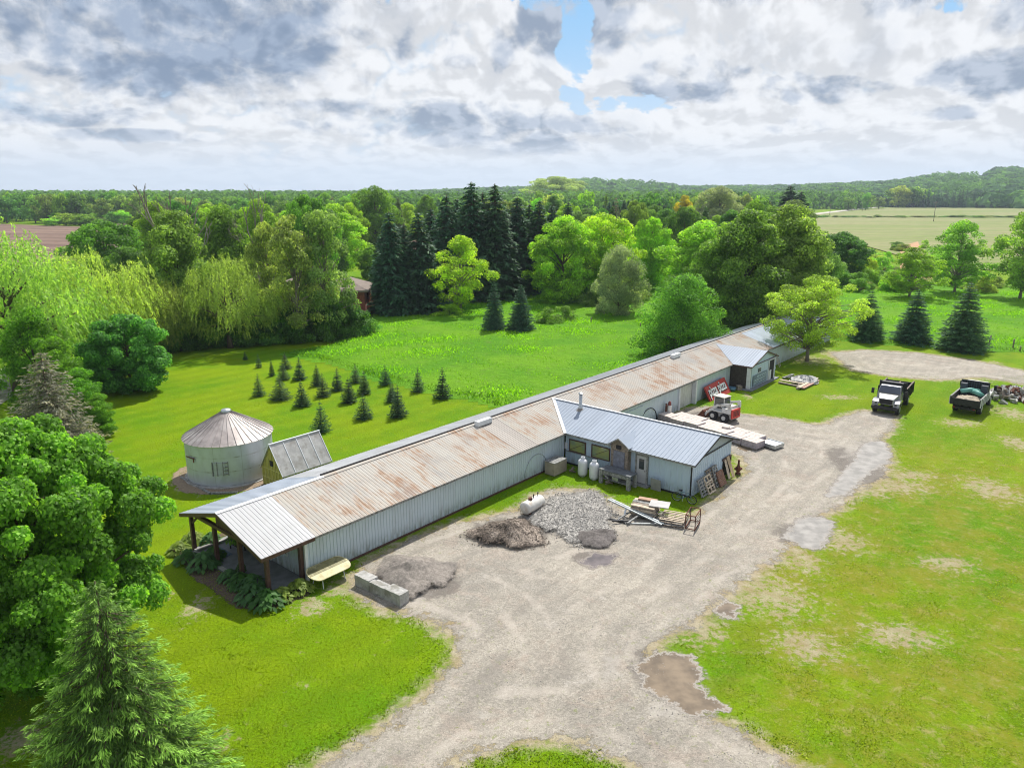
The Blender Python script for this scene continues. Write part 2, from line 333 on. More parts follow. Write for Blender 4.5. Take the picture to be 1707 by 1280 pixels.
M_grey=metal('weathered_sheet',(.24,.22,.20),0,.6,.6,.2)
def m_wall(k,col=(.50,.58,.63)):
    p=k.obj(); x,y,z=k.sep(p)
    c=k.mix(k.ramp(k.noise(k.vm('MULTIPLY',p,(1.,1.,.25)),1.6,6,.68),.45,.8,0,.4),col,(.34,.36,.36))
    moss=k.m('MULTIPLY',k.ramp(z,1.05,.0),k.ramp(k.noise(k.vm('MULTIPLY',p,(3,3,.8)),1.3,5,.7),.35,.7))
    c=k.mix(k.m('MULTIPLY',moss,.75),c,(.15,.155,.10))
    return princ(k,c,.5,.1,None,.4)
M_wall=material('white_wall_sheet',m_wall)
M_annexwall=material('pale_blue_wall_sheet',m_wall,col=(.46,.57,.68))
M_brown=plain('brown_paint',(.085,.045,.035),.55,0,.3,4)
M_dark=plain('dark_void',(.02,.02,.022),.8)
M_conc=plain('concrete',(.36,.355,.335),.85,0,.2,5,.3,.01,(.2,.19,.16),1.3)
M_wood=plain('weathered_wood',(.25,.21,.17),.85,0,.35,8,.2,.01,(.12,.1,.08),3)
M_palewood=plain('pale_wood',(.50,.42,.32),.8,0,.3,6,.2)
M_greywood=plain('grey_wood',(.26,.26,.25),.85,0,.4,7,.2,.01,(.10,.11,.10),4)
M_ply=plain('beige_panel',(.33,.28,.22),.8,0,.15,3)
M_trim=plain('white_trim',(.62,.64,.66),.5,0,.1,3)
M_blk=plain('black_steel',(.025,.026,.03),.5,.3,.4,6)
M_rubber=plain('tyre_rubber',(.025,.025,.027),.85)
M_steel=plain('galvanised_pipe',(.42,.45,.46),.35,.7,.2,6)
M_rusty=plain('rusted_iron',(.14,.06,.04),.85,.1,.4,8,.2,.01,(.05,.03,.025),3)
M_tank=plain('white_tank_paint',(.62,.63,.65),.35,0,.06,3,.5)
M_oldtank=plain('old_tank_paint',(.60,.585,.54),.5,0,.1,4,.4,0,(.42,.33,.24),1.6)
M_glass=material('window_glass',lambda k: princ(k,(.05,.06,.06),.06,0,None,.8))
M_yglass=material('yellowed_window',lambda k: princ(k,k.mix(k.ramp(k.noise(k.obj(),1.1,3,.5),.35,.65),(.30,.33,.10),(.20,.27,.16)),.12,0,None,.8))
M_vwhite=plain('white_vehicle_paint',(.62,.62,.60),.32,0,.08,2,.5,0,(.33,.3,.26),2)
M_silver=plain('silver_vehicle_paint',(.32,.33,.35),.3,.5,.12,2,.5,0,(.25,.24,.22),2)
M_red=plain('red_paint',(.55,.035,.025),.4,0,.12,2,.5)
M_redsign=plain('faded_red_sign',(.42,.045,.035),.55,0,.15,1.5)
M_letter=plain('white_letter',(.75,.75,.75),.5,0,.03,3)
M_green=plain('green_tarp',(.10,.30,.25),.55,0,.3,3)
M_tarp=plain('pale_tarp',(.27,.27,.265),.6,0,.35,3,.5,.03)
M_paver=plain('pale_pink_paver',(.52,.46,.42),.85,0,.12,5,.2,.01)
M_paverside=plain('wrapped_paver_side',(.33,.29,.31),.6,0,.3,5,.3)
M_brick=plain('red_brick',(.20,.06,.04),.85,0,.3,4)
M_shingle=plain('brown_shingle',(.19,.155,.13),.9,0,.25,2)
M_poly=plain('clouded_glazing',(.40,.39,.37),.3,0,.2,2,.5,0,(.27,.25,.22),1.5)
M_yel=plain('yellow_siding',(.40,.36,.08),.7,0,.2,3,.3,0,(.22,.2,.06),3)
M_cream=plain('cream_table_top',(.50,.46,.25),.45,0,.12,2,.4,0,(.32,.27,.12),1.5)
M_bike=plain('blue_frame_paint',(.10,.20,.28),.4,.3,.2,4)
M_tan=plain('tan_cloth',(.42,.32,.2),.8,0,.2,4)
M_slab=plain('grey_porch_slab',(.17,.18,.19),.8,0,.25,1.5)
def m_bed(k,col):
    p=k.pos(); e=k.attr('edge'); a=k.ramp(k.m('ADD',e,k.m('MULTIPLY',k.m('SUBTRACT',k.noise(p,1.8,7,.75),.5),1.1)),.1,.25)
    sh=princ(k,k.vm('SCALE',k.mix(0,col,col),k.ramp(k.noise(p,9,4,.75),.2,.8,.5,1.4)),.95,0,k.bump(k.noise(p,14,3),.6,.05),.2)
    tr=k.n.new('ShaderNodeBsdfTransparent'); m=k.n.new('ShaderNodeMixShader'); k.l.new(a,m.inputs[0]); k.l.new(tr.outputs[0],m.inputs[1]); k.l.new(sh,m.inputs[2]); return m.outputs[0]
M_mulch=material('dark_mulch',m_bed,col=(.13,.095,.07))

# ---------------------------------------------------------------- ground, meadow, drive, fields
def sdf(P,poly):                        # signed distance, positive inside
    P=np.asarray(P,float); A=np.asarray(poly,float); Bq=np.roll(A,-1,0); d=np.full(len(P),1e9); ins=np.zeros(len(P),bool)
    for a,b in zip(A,Bq):
        e=b-a; t=np.clip(((P-a)@e)/max(e@e,1e-9),0,1); q=a+t[:,None]*e; d=np.minimum(d,np.hypot(*(P-q).T))
        c=((a[1]>P[:,1])!=(b[1]>P[:,1])); xi=(b[0]-a[0])*(P[:,1]-a[1])/(b[1]-a[1]+1e-12)+a[0]; ins^=c&(P[:,0]<xi)
    return np.where(ins,d,-d)
def gp(l): return [tuple(G(x,y)[:2]) for x,y in l]
DRIVE=gp([(380,1370),(510,1290),(585,1245),(650,1205),(705,1162),(752,1112),(768,1082),(760,1060),(735,1042),(690,1024),(640,1014),(592,990),(583,965),(612,938),(660,912),(715,888),(770,868),(830,858),(868,846),(890,826),(935,814),(985,818),(1012,834),(1050,850),(1100,862),(1140,868),(1165,852),(1205,820),(1240,793),(1246,776),(1232,760),(1205,742),(1120,715),(1085,702),(1150,680),(1192,678),(1235,690),(1300,698),(1355,708),(1375,706),(1405,694),(1440,684),(1492,690),(1490,712),(1470,732),(1484,765),(1476,796),(1430,818),(1395,850),(1350,868),(1330,900),(1290,935),(1240,968),(1205,1000),(1160,1040),(1105,1062),(1085,1095),(1150,1180),(1210,1208),(1270,1242),(1350,1295),(1460,1370),(1160,1370),(1105,1300),(1010,1252),(930,1231),(850,1238),(790,1256),(735,1290),(640,1370)])
BACK=gp([(1382,588),(1440,583),(1530,588),(1620,600),(1707,618),(1760,640),(1700,640),(1640,628),(1560,634),(1480,627),(1420,617)])
MEAD=gp([(468,590),(520,598),(570,612),(640,634),(720,653),(800,668),(860,690),(1000,660),(1200,600),(1330,560),(1390,566),(1480,575),(1560,580),(1640,584),(1760,590),(1950,600),(1950,486),(1600,472),(1400,466),(1100,470),(850,480),(640,500),(600,540),(560,575)])
def grid_obj(name,xs,ys,attrs,mat,z=0.,zf=None,keep=None,kind='structure'):
    X,Y=np.meshgrid(xs,ys); P=np.stack([X.ravel(),Y.ravel()],1); nx,ny=len(xs),len(ys)
    Z=np.full(len(P),z) if zf is None else zf(P)
    idx=np.arange(nx*ny).reshape(ny,nx); q=np.stack([idx[:-1,:-1],idx[:-1,1:],idx[1:,1:],idx[1:,:-1]],-1).reshape(-1,4)
    if keep is not None:
        kp=keep(P); q=q[kp[q].any(1)]
    used=np.unique(q); mp=np.zeros(nx*ny,int); mp[used]=np.arange(len(used)); q=mp[q]; P=P[used]; Z=Z[used]
    me=bpy.data.meshes.new(name); me.vertices.add(len(P)); me.vertices.foreach_set('co',np.column_stack([P,Z]).astype(np.float32).ravel())
    me.loops.add(q.size); me.loops.foreach_set('vertex_index',q.ravel().astype(np.int32)); me.polygons.add(len(q)); me.polygons.foreach_set('loop_start',np.arange(0,q.size,4,dtype=np.int32))
    for an,f in attrs.items():
        a=me.attributes.new(an,'FLOAT','POINT'); a.data.foreach_set('value',f(P).astype(np.float32))
    me.materials.append(mat); me.update(calc_edges=True); o=link(name,me)
    if kind: o['kind']=kind
    return o
def blobs(lst):                        # soft spots given as survey ellipses (centre, half width, half height)
    L=[]
    for x,y,a,b in lst:
        c=G(x,y); L.append((c.x,c.y,abs(G(x+a,y).x-c.x),abs(G(x,y-b).y-c.y)*.5+abs(G(x,y+b).y-c.y)*.5))
    def f(P):
        r=np.zeros(len(P))
        for cx,cy,a,b in L: r=np.maximum(r,np.exp(-1.2*(((P[:,0]-cx)/a)**2+((P[:,1]-cy)/b)**2)))
        return r
    return f
BARE=blobs([(1280,990,100,55),(1400,900,60,30),(1490,810,90,22),(1260,985,70,55),(1170,1050,55,40),(1520,792,60,12),(1650,815,60,30),(1440,812,50,25),(1330,930,50,40),(520,1010,40,25),(560,980,30,20),(640,930,50,14),(275,992,22,8),(350,810,70,16),(460,800,60,22),(300,800,20,10),(370,1235,22,30),(40,1230,60,50),(735,1050,30,22),(490,1090,20,5),(510,1140,30,8),(1390,590,35,10),(1350,600,50,12),(1600,705,50,10),(1400,662,40,6),(1700,740,40,20),(1690,690,40,18),(1610,630,70,10),(1660,605,14,5),(1200,812,55,22),(1235,780,18,18),(1500,1060,90,30),(1340,1075,80,40),(1580,940,60,20),(175,722,16,8),(1245,660,10,8),(330,1010,30,30)])
DRY=lambda P: np.clip((P[:,0]*.9-P[:,1]*.28+2.)/6.,0,1)*np.clip((64-P[:,1])/12.,.15,1)
edge=lambda P: np.maximum(sdf(P,DRIVE),sdf(P,BACK))
xs=np.unique(np.concatenate([-np.geomspace(62,4300,20)[::-1],np.arange(-60,90,.5),np.geomspace(92,4500,20)]))
ys=np.unique(np.concatenate([-np.geomspace(10,1400,7)[::-1],np.arange(8,118,.5),np.geomspace(120,5000,26)]))
grid_obj('lawn',xs,ys,{'edge':lambda P:np.clip(edge(P),-9,9),'bare':BARE,'dry':DRY},M_lawn)
def sheet(name,poly,mat,z,st=.3,attrs={},pad=0.,jit=0):
    P=np.array(poly); xs=np.arange(P[:,0].min()-pad,P[:,0].max()+pad+st,st); ys=np.arange(P[:,1].min()-pad,P[:,1].max()+pad+st,st)
    at={'edge':lambda Q:sdf(Q,poly)}; at.update(attrs)
    return grid_obj(name,xs,ys,at,mat,z,keep=lambda Q:sdf(Q,poly)>-pad)
DAMP=blobs([(1340,895,60,30),(1435,780,50,50),(1120,1120,90,60),(1212,1018,30,18),(720,975,60,30),(985,930,45,14),(850,885,90,30),(1230,735,60,14),(1180,690,40,6)])
PALE=blobs([(960,850,70,35),(690,990,40,20),(1120,1180,60,30),(1020,1110,30,40),(1450,760,70,40),(740,1170,40,6),(800,1190,50,6)])
sheet('gravel_drive',DRIVE,M_gravel,.006,.3,{'damp':DAMP,'pale':PALE},1.6)
sheet('gravel_patch',BACK,M_gravel,.006,.6,{'damp':lambda P:P[:,0]*0,'pale':lambda P:P[:,0]*0+.3},1.6)
PUDS=[]
def puddle(pl,*a): PUDS.append(pl); sheet('puddle',pl,*a)
puddle(gp([(1062,1108),(1100,1088),(1150,1092),(1168,1120),(1160,1140),(1192,1168),(1208,1180),(1150,1192),(1120,1172),(1078,1148)]),M_puddle,.012,.12,{},.8)
puddle(gp([(1192,1012),(1210,1003),(1230,1010),(1226,1028),(1206,1030)]),M_puddle,.012,.1,{},.6)
puddle(gp([(1306,895),(1330,868),(1352,860),(1388,868),(1382,895),(1362,915),(1340,912)]),M_puddle2,.012,.2,{},.7)
puddle(gp([(1378,828),(1400,795),(1425,765),(1440,738),(1470,735),(1484,755),(1478,770),(1440,795),(1410,825)]),M_puddle2,.012,.2,{},.7)
sheet('damp_patch',gp([(965,935),(990,922),(1025,924),(1018,940),(985,946)]),M_damp,.012,.15,{},.5)
sheet('damp_patch',gp([(1225,742),(1262,738),(1268,748),(1240,755)]),M_puddle,.012,.15,{},.4)
def md_z(P): return np.clip(sdf(P,MEAD)*.12,0,.28)+.05*np.sin(P[:,0]*.35)*np.cos(P[:,1]*.27)
Pm=np.array(MEAD); 
mm=grid_obj('meadow',np.arange(Pm[:,0].min(),min(Pm[:,0].max(),150),1.),np.arange(Pm[:,1].min(),Pm[:,1].max(),1.),{},M_meadow,zf=lambda P:.02+np.maximum(md_z(P),0),keep=lambda P:sdf(P,MEAD)>0)
def flat(name,pts,mat,z):
    m=MB(); v=[G(x,y) for x,y in pts]; m.add([(p.x,p.y,z) for p in v],[tuple(range(len(v)))]); o=m.build(name,mat); o['kind']='structure'; return o
flat('ploughed_field',[(-250,378),(0,374),(140,379),(260,383),(440,394),(700,402),(700,425),(300,440),(-250,455)],M_plough,.25)
flat('ploughed_field',[(80,371),(150,367),(260,366),(420,372),(420,379),(250,378.5),(140,375)],M_plough,.22)
flat('crop_field',[(1300,364),(1345,359),(1480,346.5),(1707,347),(2100,347),(2100,470),(1700,455),(1560,445),(1440,410),(1300,400)],M_crop,.25)
flat('ploughed_field',[(1350,343),(1365,329),(1420,329),(1470,334),(1470,341)],M_plough,.3)
flat('far_field',[(1655,340),(1662,332),(1760,330),(1760,341)],M_far,.5)
flat('ploughed_field',[(1655,331.5),(1662,328.5),(1760,328),(1760,330)],M_plough,.9)
flat('bare_soil',[(1500,412),(1530,404),(1545,440),(1560,480),(1520,486),(1500,450)],M_orange,.29)
m=MB(); rp=[G(x,y) for x,y in ((1250,366),(1345,359),(1400,352.5),(1445,347.5),(1476,345.2))]
vs=[];fs=[]
for i,p in enumerate(rp):
    d=(rp[min(i+1,4)]-rp[max(i-1,0)]).normalized(); q=Vector((-d.y,d.x,0))*5; vs+=[(p+q).to_tuple(),(p-q).to_tuple()]
fs=[(2*i,2*i+1,2*i+3,2*i+2) for i in range(4)]
m.add([(x,y,.34) for x,y,_ in vs],fs); m.build('country_road',M_paleroad)['kind']='structure'
sheet('mulch_bed',[tuple(B(v,u)[:2]) for v,u in ((-9.2,-3.2),(-8.9,.9),(-8.1,1.2),(-7.9,-1.9),(-6.6,-2.3),(-.2,-2.4),(.1,.2),(1.5,-.6),(1.2,-2.9),(-.4,-4.),(-3.5,-3.9),(-4.2,-4.),(-7,-3.6))],M_mulch,.01,.15,{},.4)
BINC=G(387,787); BINC=Vector((BINC.x,BINC.y,0))
sheet('bin_apron',[(BINC.x+4.3*math.cos(t)*(1+.07*math.sin(3*t)),BINC.y-.4+3.9*math.sin(t)) for t in np.linspace(0,2*PI,28)[:-1]],material('bare_dirt',m_bed,col=(.26,.2,.14)),.012,.3,{},.8)
# water glimpsed at the left edge
m=MB(); P=[G(x,y) for x,y in ((-60,640),(10,612),(22,660),(-20,690),(-80,700))]; m.add([(p.x,p.y,.03) for p in P],[tuple(range(5))]); m.build('pond',M_puddle2)['kind']='structure'

# ---------------------------------------------------------------- the long barn with its porch, workshop wing and entry wing
def panel(m,lo,hi,s0,s1,nv,pitch=.3,h=.025):
    ss=[]; s=s0
    while s<s1-1e-6:
        for f,o in ((0,0),(.06,1),(.2,1),(.26,0)):
            if s+f*pitch<s1: ss.append((s+f*pitch,o*h))
        s+=pitch
    ss.append((s1,0)); vs=[]; fs=[]; nv=Vector(nv)
    for t,o in ss: vs+= [Vector(lo(t))+nv*o,Vector(hi(t))+nv*o]
    for i in range(len(ss)-1): fs.append((2*i,2*i+2,2*i+3,2*i+1))
    m.add(vs,fs)
EV,EVL,RV,EZ,RZ,UE=.35,-7.95,-3.8,2.5,3.72,85.
KS=(RZ-EZ)/(EV-RV)
barn=empty('long_barn',B(0,0),BA,'long low white metal barn with rust-streaked roof, timber porch and two wings','barn')
zr=lambda v: EZ+KS*(EV-v) if v>RV else EZ+KS*(v-EVL)
nR=(KS,0,1); nLf=(-KS,0,1)
def roof(name,mat,u0,u1,side,dz=0.):
    m=MB(); e=EV if side>0 else EVL
    panel(m,lambda u:(e,u,EZ+dz),lambda u:(RV,u,RZ+dz),u0,u1,nR if side>0 else nLf,.23,.017)
    return m.build(name,mat,barn)
def tagl(o,l): o['label']=l; return o
tagl(roof('roof_panel',M_white,-2.75,.45,1),'bright white standing-seam roof over the porch')
GR=(20.6,25.2)
tagl(roof('roof_panel',M_rust,.45,17.3,1),'rust-streaked near roof slope'); tagl(roof('roof_panel',M_grey,17.3,19.3,1,-.002),'dark weathered roof sheets'); 
roof('roof_panel',M_rust,19.3,63.2,1)
tagl(roof('roof_panel',M_blue,63.2,UE,1),'blue-grey newer roof sheets at the far end'); roof('roof_panel',M_blue,-2.75,4.,-1); tagl(roof('roof_panel',metal('far_slope_sheet',(.52,.53,.54),0,.4,.5,.2),4.,UE,-1),'grey far roof slope')
m=MB()
for v0,v1 in ((RV-.16,RV),(RV,RV+.16)): m.add([(v0,-2.76,zr(v0)+.045),(v1,-2.76,zr(v1)+.045),(v1,4,zr(v1)+.045),(v0,4,zr(v0)+.045)],[(0,1,2,3)])
m.build('ridge_cap',M_trim,barn)
m=MB()
for v0,v1 in ((RV-.16,RV),(RV,RV+.16)): m.add([(v0,4,zr(v0)+.045),(v1,4,zr(v1)+.045),(v1,UE,zr(v1)+.045),(v0,UE,zr(v0)+.045)],[(0,1,2,3)])
m.build('ridge_cap',M_rust,barn)
m=MB(); m.bx(RV-.28,RV-.17,4,UE,RZ-.08,RZ+.07); m.build('ridge_flashing',M_dark,barn)
for u in (17.0,46.): 
    m=MB(); m.bx(RV+.1,RV+.5,u,u+1.5,RZ-.1,RZ+.28); m.build('ridge_vent',M_trim,barn,bevel=.03)
# walls
def wall(name,mat,lo,hi,s0,s1,nv,pitch=.3): m=MB(); panel(m,lo,hi,s0,s1,nv,pitch,.028); return m.build(name,mat,barn)
wall('wall',M_wall,lambda u:(0,u,.02),lambda u:(0,u,EZ+.05),0,22.9,(1,0,0),.22); wall('wall',M_wall,lambda u:(0,u,-.4),lambda u:(0,u,EZ+.05),29.2,41.2,(1,0,0),.9)
wall('wall',M_wall,lambda u:(0,u,-.4),lambda u:(0,u,EZ+.05),44.,UE,(1,0,0),.9)
wall('wall',M_wall,lambda u:(-7.6,u,.02),lambda u:(-7.6,u,EZ+.05),0,UE,(-1,0,0))
wall('end_wall',M_wall,lambda v:(v,0,.02),lambda v:(v,0,zr(v)-.03),-7.6,-.02,(0,-1,0),.3); wall('end_wall',M_wall,lambda v:(v,UE-.3,.02),lambda v:(v,UE-.3,zr(v)-.03),-7.6,-.02,(0,1,0),.3)
m=MB(); m.bx(.01,.05,-.02,22.8,-.05,.13); m.build('base_board',M_brown,barn)
m=MB(); m.bx(EV-.05,EV-.01,.46,63,EZ-.14,EZ-.015); m.build('fascia',M_greywood,barn); m=MB(); m.bx(EV-.05,EV-.01,63,UE,EZ-.16,EZ-.015); m.build('fascia',M_brown,barn)
m=MB(); m.bx(-.02,.1,-.1,.06,0,EZ-.02); m.build('corner_trim',M_trim,barn)
# sliding bay in the yard wall with its door and posts
m=MB(); panel(m,lambda u:(-.14,u,-.4),lambda u:(-.14,u,EZ),41.2,44.,(1,0,0),.4,.02); o=m.build('sliding_door',plain('cream_door_sheet',(.55,.56,.52),.5,0,.1,2,.4,0,(.38,.38,.33),1),barn)
m=MB(); m.bx(-.12,.12,40.95,41.2,-.4,EZ-.05); m.build('door_post',M_trim,barn); m=MB(); m.bx(-.12,.3,44.,44.28,-.4,EZ-.05); m.build('door_post',M_trim,barn)
m=MB(); m.bx(.02,.14,37.,44.3,EZ-.3,EZ-.16); m.build('door_track',M_greywood,barn)
m=MB(); m.bx(.03,.07,31.6,34.6,.1,1.95); m.build('wall_patch',M_wall,barn)
# porch
m=MB(); m.bx(-8.0,.1,-2.45,-.05,0,.1); m.build('porch_slab',M_slab,barn)
m=MB(); m.bx(-7.6,-7.35,-2.3,-.1,.1,.24); m.bx(-7.3,.05,-2.44,-2.2,.1,.13); m.build('slab_edge',M_conc,barn)
for v in (-7.8,-5.22,-2.68,-.17):
    m=MB(); m.bx(v-.1,v+.1,-2.28,-2.08,.1,2.35 if v in(-7.8,-.17) else 2.32); m.build('porch_post',M_brown,barn,bevel=.01)
m=MB(); m.bx(-.27,-.07,-.3,-.1,.1,2.35); m.build('porch_post',M_brown,barn)
m=MB(); m.bx(-7.9,.2,-2.29,-2.07,2.32,2.5); m.build('tie_beam',M_brown,barn)
for v in (-7.75,-.1): m=MB(); m.bx(v-.08,v+.08,-2.6,-.02,2.34,2.47); m.build('side_beam',M_brown,barn)
for a,b in ((EVL,RV),(EV,RV)):
    for u in (-2.72,-1.5,-.3):
        m=MB(); m.beam((a,u,EZ-.12),(b,u,RZ-.12),.07,.2); m.build('barge_board' if u<-2 else 'rafter',M_brown,barn)
for a in (EVL,EV):
    m=MB(); m.bx(a-.04,a+.02,-2.75,.4,EZ-.2,EZ-.02); m.build('porch_fascia',M_brown,barn)
for v in (-7.8,-.17): m=MB(); m.beam((v,-2.18,1.7),(v+(.75 if v<-4 else -.75),-2.18,2.33),.1,.1); m.build('knee_brace',M_brown,barn)
m=MB(); panel(m,lambda v:(v,-2.2,2.5),lambda v:(v,-2.2,zr(v)-.12),-4.9,-.3,(0,-1,0),.2,.015); m.build('gable_boarding',M_brown,barn)
d=MB(); d.bx(-4.4,-3.4,-.09,-.03,.1,2.15); dd=d.build('porch_door',M_dark,barn)
m=MB(); m.bx(-4.5,-4.4,-.1,-.02,.1,2.25); m.bx(-3.4,-3.3,-.1,-.02,.1,2.25); m.bx(-4.4,-3.4,-.1,-.02,2.15,2.25); m.build('frame',M_trim,dd)
for v in (-6.4,-2.3):
    m=MB(); m.bx(v-.6,v+.6,-.08,-.03,1.,1.9); o=m.build('porch_window',M_glass,barn)
    m=MB(); [m.bx(*q) for q in ((v-.68,v-.6,-.1,-.02,.92,1.98),(v+.6,v+.68,-.1,-.02,.92,1.98),(v-.6,v+.6,-.1,-.02,.92,1.),(v-.6,v+.6,-.1,-.02,1.9,1.98))]; m.build('frame',M_trim,o)
# workshop wing
AF,AB,AR,AV=23.05,29.3,26.3,10.4; AE0,AE1,AZ,ARZ=22.6,29.75,2.52,3.66
ka=(ARZ-AZ)/(AR-AE0); kb=(ARZ-AZ)/(AE1-AR); vend=EV-(ARZ-EZ)/KS
def vly(v,e,k): z=zr(v); return e+(z-AZ)/k if v<EV else e
m=MB(); panel(m,lambda v:(v,max(AE0,AE0+(zr(v)-AZ)/ka) if v<EV else AE0,max(AZ,zr(v)+.03) if v<EV else AZ),lambda v:(v,AR,ARZ+.03),vend,AV+.45,(0,-ka,1),.3,.02); tagl(m.build('wing_roof',M_wingroof,barn),'pale blue-white roof of the workshop wing')
m=MB(); panel(m,lambda v:(v,AE1-max(0,(zr(v)-AZ)/kb) if v<EV else AE1,max(AZ,zr(v)+.03) if v<EV else AZ),lambda v:(v,AR,ARZ+.03),vend,AV+.45,(0,kb,1),.3,.02); m.build('wing_roof',M_wingroof,barn)
m=MB(); m.beam((vend,AR,ARZ+.07),(AV+.46,AR,ARZ+.07),.2,.03); m.build('wing_ridge_cap',M_trim,barn)
m=MB(); q=[(EV+.02,AE0-.1,AZ+.05),(vend,AR,ARZ+.07)]; m.beam(q[0],q[1],.22,.02); m.build('valley_flashing',M_trim,barn)
wall('wing_wall',M_annexwall,lambda v:(v,AF,.1),lambda v:(v,AF,AZ+.1),.05,AV,(0,-1,0),.42)
wall('wing_wall',M_annexwall,lambda v:(v,AB,.0),lambda v:(v,AB,AZ+.1),.05,AV,(0,1,0),.42)
gz=lambda u: AZ+.02+(ka*(u-AE0) if u<AR else kb*(AE1-u))
wall('gable_wall',M_annexwall,lambda u:(AV,u,.0),lambda u:(AV,u,2.5 if 1 else 0),AF,AB,(1,0,0),.3)
m=MB(); panel(m,lambda u:(AV+.03,u,2.52),lambda u:(AV+.03,u,max(gz(u),2.521)),AF-.2,AB+.2,(1,0,0),.4,.01); m.build('gable_panel',metal('gable_grey_sheet',(.36,.42,.46),0,.2,.5,.1,(.26,.3,.32),True),barn)
m=MB(); m.beam((AV+.08,AF-.3,2.5),(AV+.08,AB+.2,2.5),.05,.07); m.build('gable_trim',M_blk,barn)
m=MB(); m.beam((AV+.43,AE0,AZ-.07),(AV+.43,AR,ARZ-.07),.04,.12); m.beam((AV+.43,AR,ARZ-.07),(AV+.43,AE1,AZ-.07),.04,.12); m.build('wing_barge_board',M_blk,barn)
m=MB(); m.bx(AV-.02,AV+.06,AF-.06,AF+.03,0,2.5); m.build('corner_trim',M_blk,barn)
m=MB(); m.bx(.4,AV+.4,AE0+.02,AE0+.07,AZ-.14,AZ-.02); m.build('wing_fascia',M_greywood,barn)
for i in range(8):
    v=5.9+i*.6; m=MB(); m.bx(v-.04,v+.04,AE0+.07,AF-.03,AZ-.16,AZ-.06); m.build('rafter_tail',M_greywood,barn)
m=MB(); m.bx(.1,AV,AF-.05,AF-.01,-.02,.12); m.build('base_board',M_dark,barn)
def window(parent,v0,v1,z0,z1,u,glass,fr,name='window',mid=True):
    m=MB(); m.bx(v0,v1,u-.05,u-.03,z0,z1); o=m.build(name,glass,parent); m=MB(); t=.07
    for q in ((v0-t,v0,z0-t,z1+t),(v1,v1+t,z0-t,z1+t),(v0,v1,z0-t,z0),(v0,v1,z1,z1+t)): m.bx(q[0],q[1],u-.09,u-.02,q[2],q[3])
    if mid: m.beam((v0,u-.062,z0+.05),(v1,u-.062,z1-.05),.012,.03)
    m.build('frame',fr,o); return o
window(barn,.5,1.85,1.13,1.95,AF,M_yglass,M_brown); window(barn,2.5,3.95,1.12,1.98,AF,M_yglass,M_brown)
m=MB(); m.bx(.1,3.0,AF-.12,AF-.05,1.0,1.05); m.build('window_ledge',M_greywood,barn)
m=MB(); m.bx(-.0,.25,AF-.06,AF-.03,1.15,1.65); m.build('notice_board',M_trim,barn)
d=MB(); d.bx(6.28,7.05,AF-.08,AF-.035,.12,2.12); dd=d.build('wing_door',M_white,barn)
m=MB(); m.bx(6.47,6.86,AF-.1,AF-.081,1.15,1.9); m.build('door_glass',M_glass,dd); m=MB(); m.bx(6.16,6.28,AF-.11,AF-.03,.1,2.24); m.bx(7.05,7.17,AF-.11,AF-.03,.1,2.24); m.bx(6.28,7.05,AF-.11,AF-.03,2.12,2.24); m.build('frame',M_greywood,dd)
m=MB(); m.lathe([(0,.0),(.04,.0),(.04,.03),(0,.03)],8,M=Matrix.Translation((6.95,AF-.08,1.05))@Matrix.Rotation(PI/2,4,'X')); m.build('handle',M_brown,dd)
m=MB(); m.bx(5.95,7.4,AF-.5,AF-.06,0,.1); m.build('door_step',M_greywood,barn)
# weathered dormer bay over the doorway
D0,D1,DR=4.15,5.95,5.05; DZ,DRZ,DF=2.62,3.22,22.35
kd=(DRZ-DZ)/(D1-DR); ub=AE0+(DRZ-AZ)/ka
m=MB(); m.bx(4.35,4.42,DF+.25,AF,.15,DZ); m.bx(5.68,5.75,DF+.25,AF,.15,DZ); m.bx(4.42,5.68,DF+.25,DF+.3,.15,DZ)
m.add([(4.35,DF+.25,DZ),(5.75,DF+.25,DZ),(DR,DF+.25,DRZ-.08)],[(0,1,2)]); bay=m.build('boarded_bay',M_wood,barn)
m=MB(); m.bx(4.6,5.5,DF+.2,DF+.24,.9,2.2); m.build('board_panel',plain('bluish_old_board',(.18,.19,.23),.8,0,.3,4),bay)
m=MB(); m.bx(4.8,5.2,DF+.19,DF+.25,2.35,2.62); m.build('vent_opening',M_dark,bay)
for a in (D0,D1):
    m=MB(); nn=20
    lo=lambda u:(a,u,DZ); s=1 if a>DR else -1
    m.add([(a,DF,DZ),(DR,DF,DRZ),(DR,ub,DRZ),(a,AE0+(DZ-AZ)/ka,DZ)],[(0,1,2,3)] if s>0 else [(3,2,1,0)]); m.build('dormer_roof',M_wingroof,barn)
m=MB(); m.beam((D0,DF+.02,DZ-.05),(DR,DF+.02,DRZ-.05),.05,.09); m.beam((DR,DF+.02,DRZ-.05),(D1,DF+.02,DZ-.05),.05,.09); m.build('dormer_barge_board',M_greywood,barn)
# flue pipe
cv,cu=-.5,25.7
cz=max(zr(cv),gz(cu)); m=MB(); m.lathe([(.16,-.1),(.16,.25),(.13,.28),(.13,1.25),(.0,1.25)],16,(cv,cu,cz)); fl=m.build('flue_pipe',M_steel,barn,True)
m=MB(); m.lathe([(.0,1.42),(.2,1.32),(.2,1.29),(0,1.3)],16,(cv,cu,cz)); [m.tube([(cv+.11*math.cos(t),cu+.11*math.sin(t),cz+1.2),(cv+.11*math.cos(t),cu+.11*math.sin(t),cz+1.33)],.012,5) for t in (0,2.1,4.2)]; m.build('rain_cap',M_steel,fl)
m=MB(); m.lathe([(.36,-.12),(.16,.1)],16,(cv,cu,cz+.03)); m.build('flashing_collar',M_grey,fl)
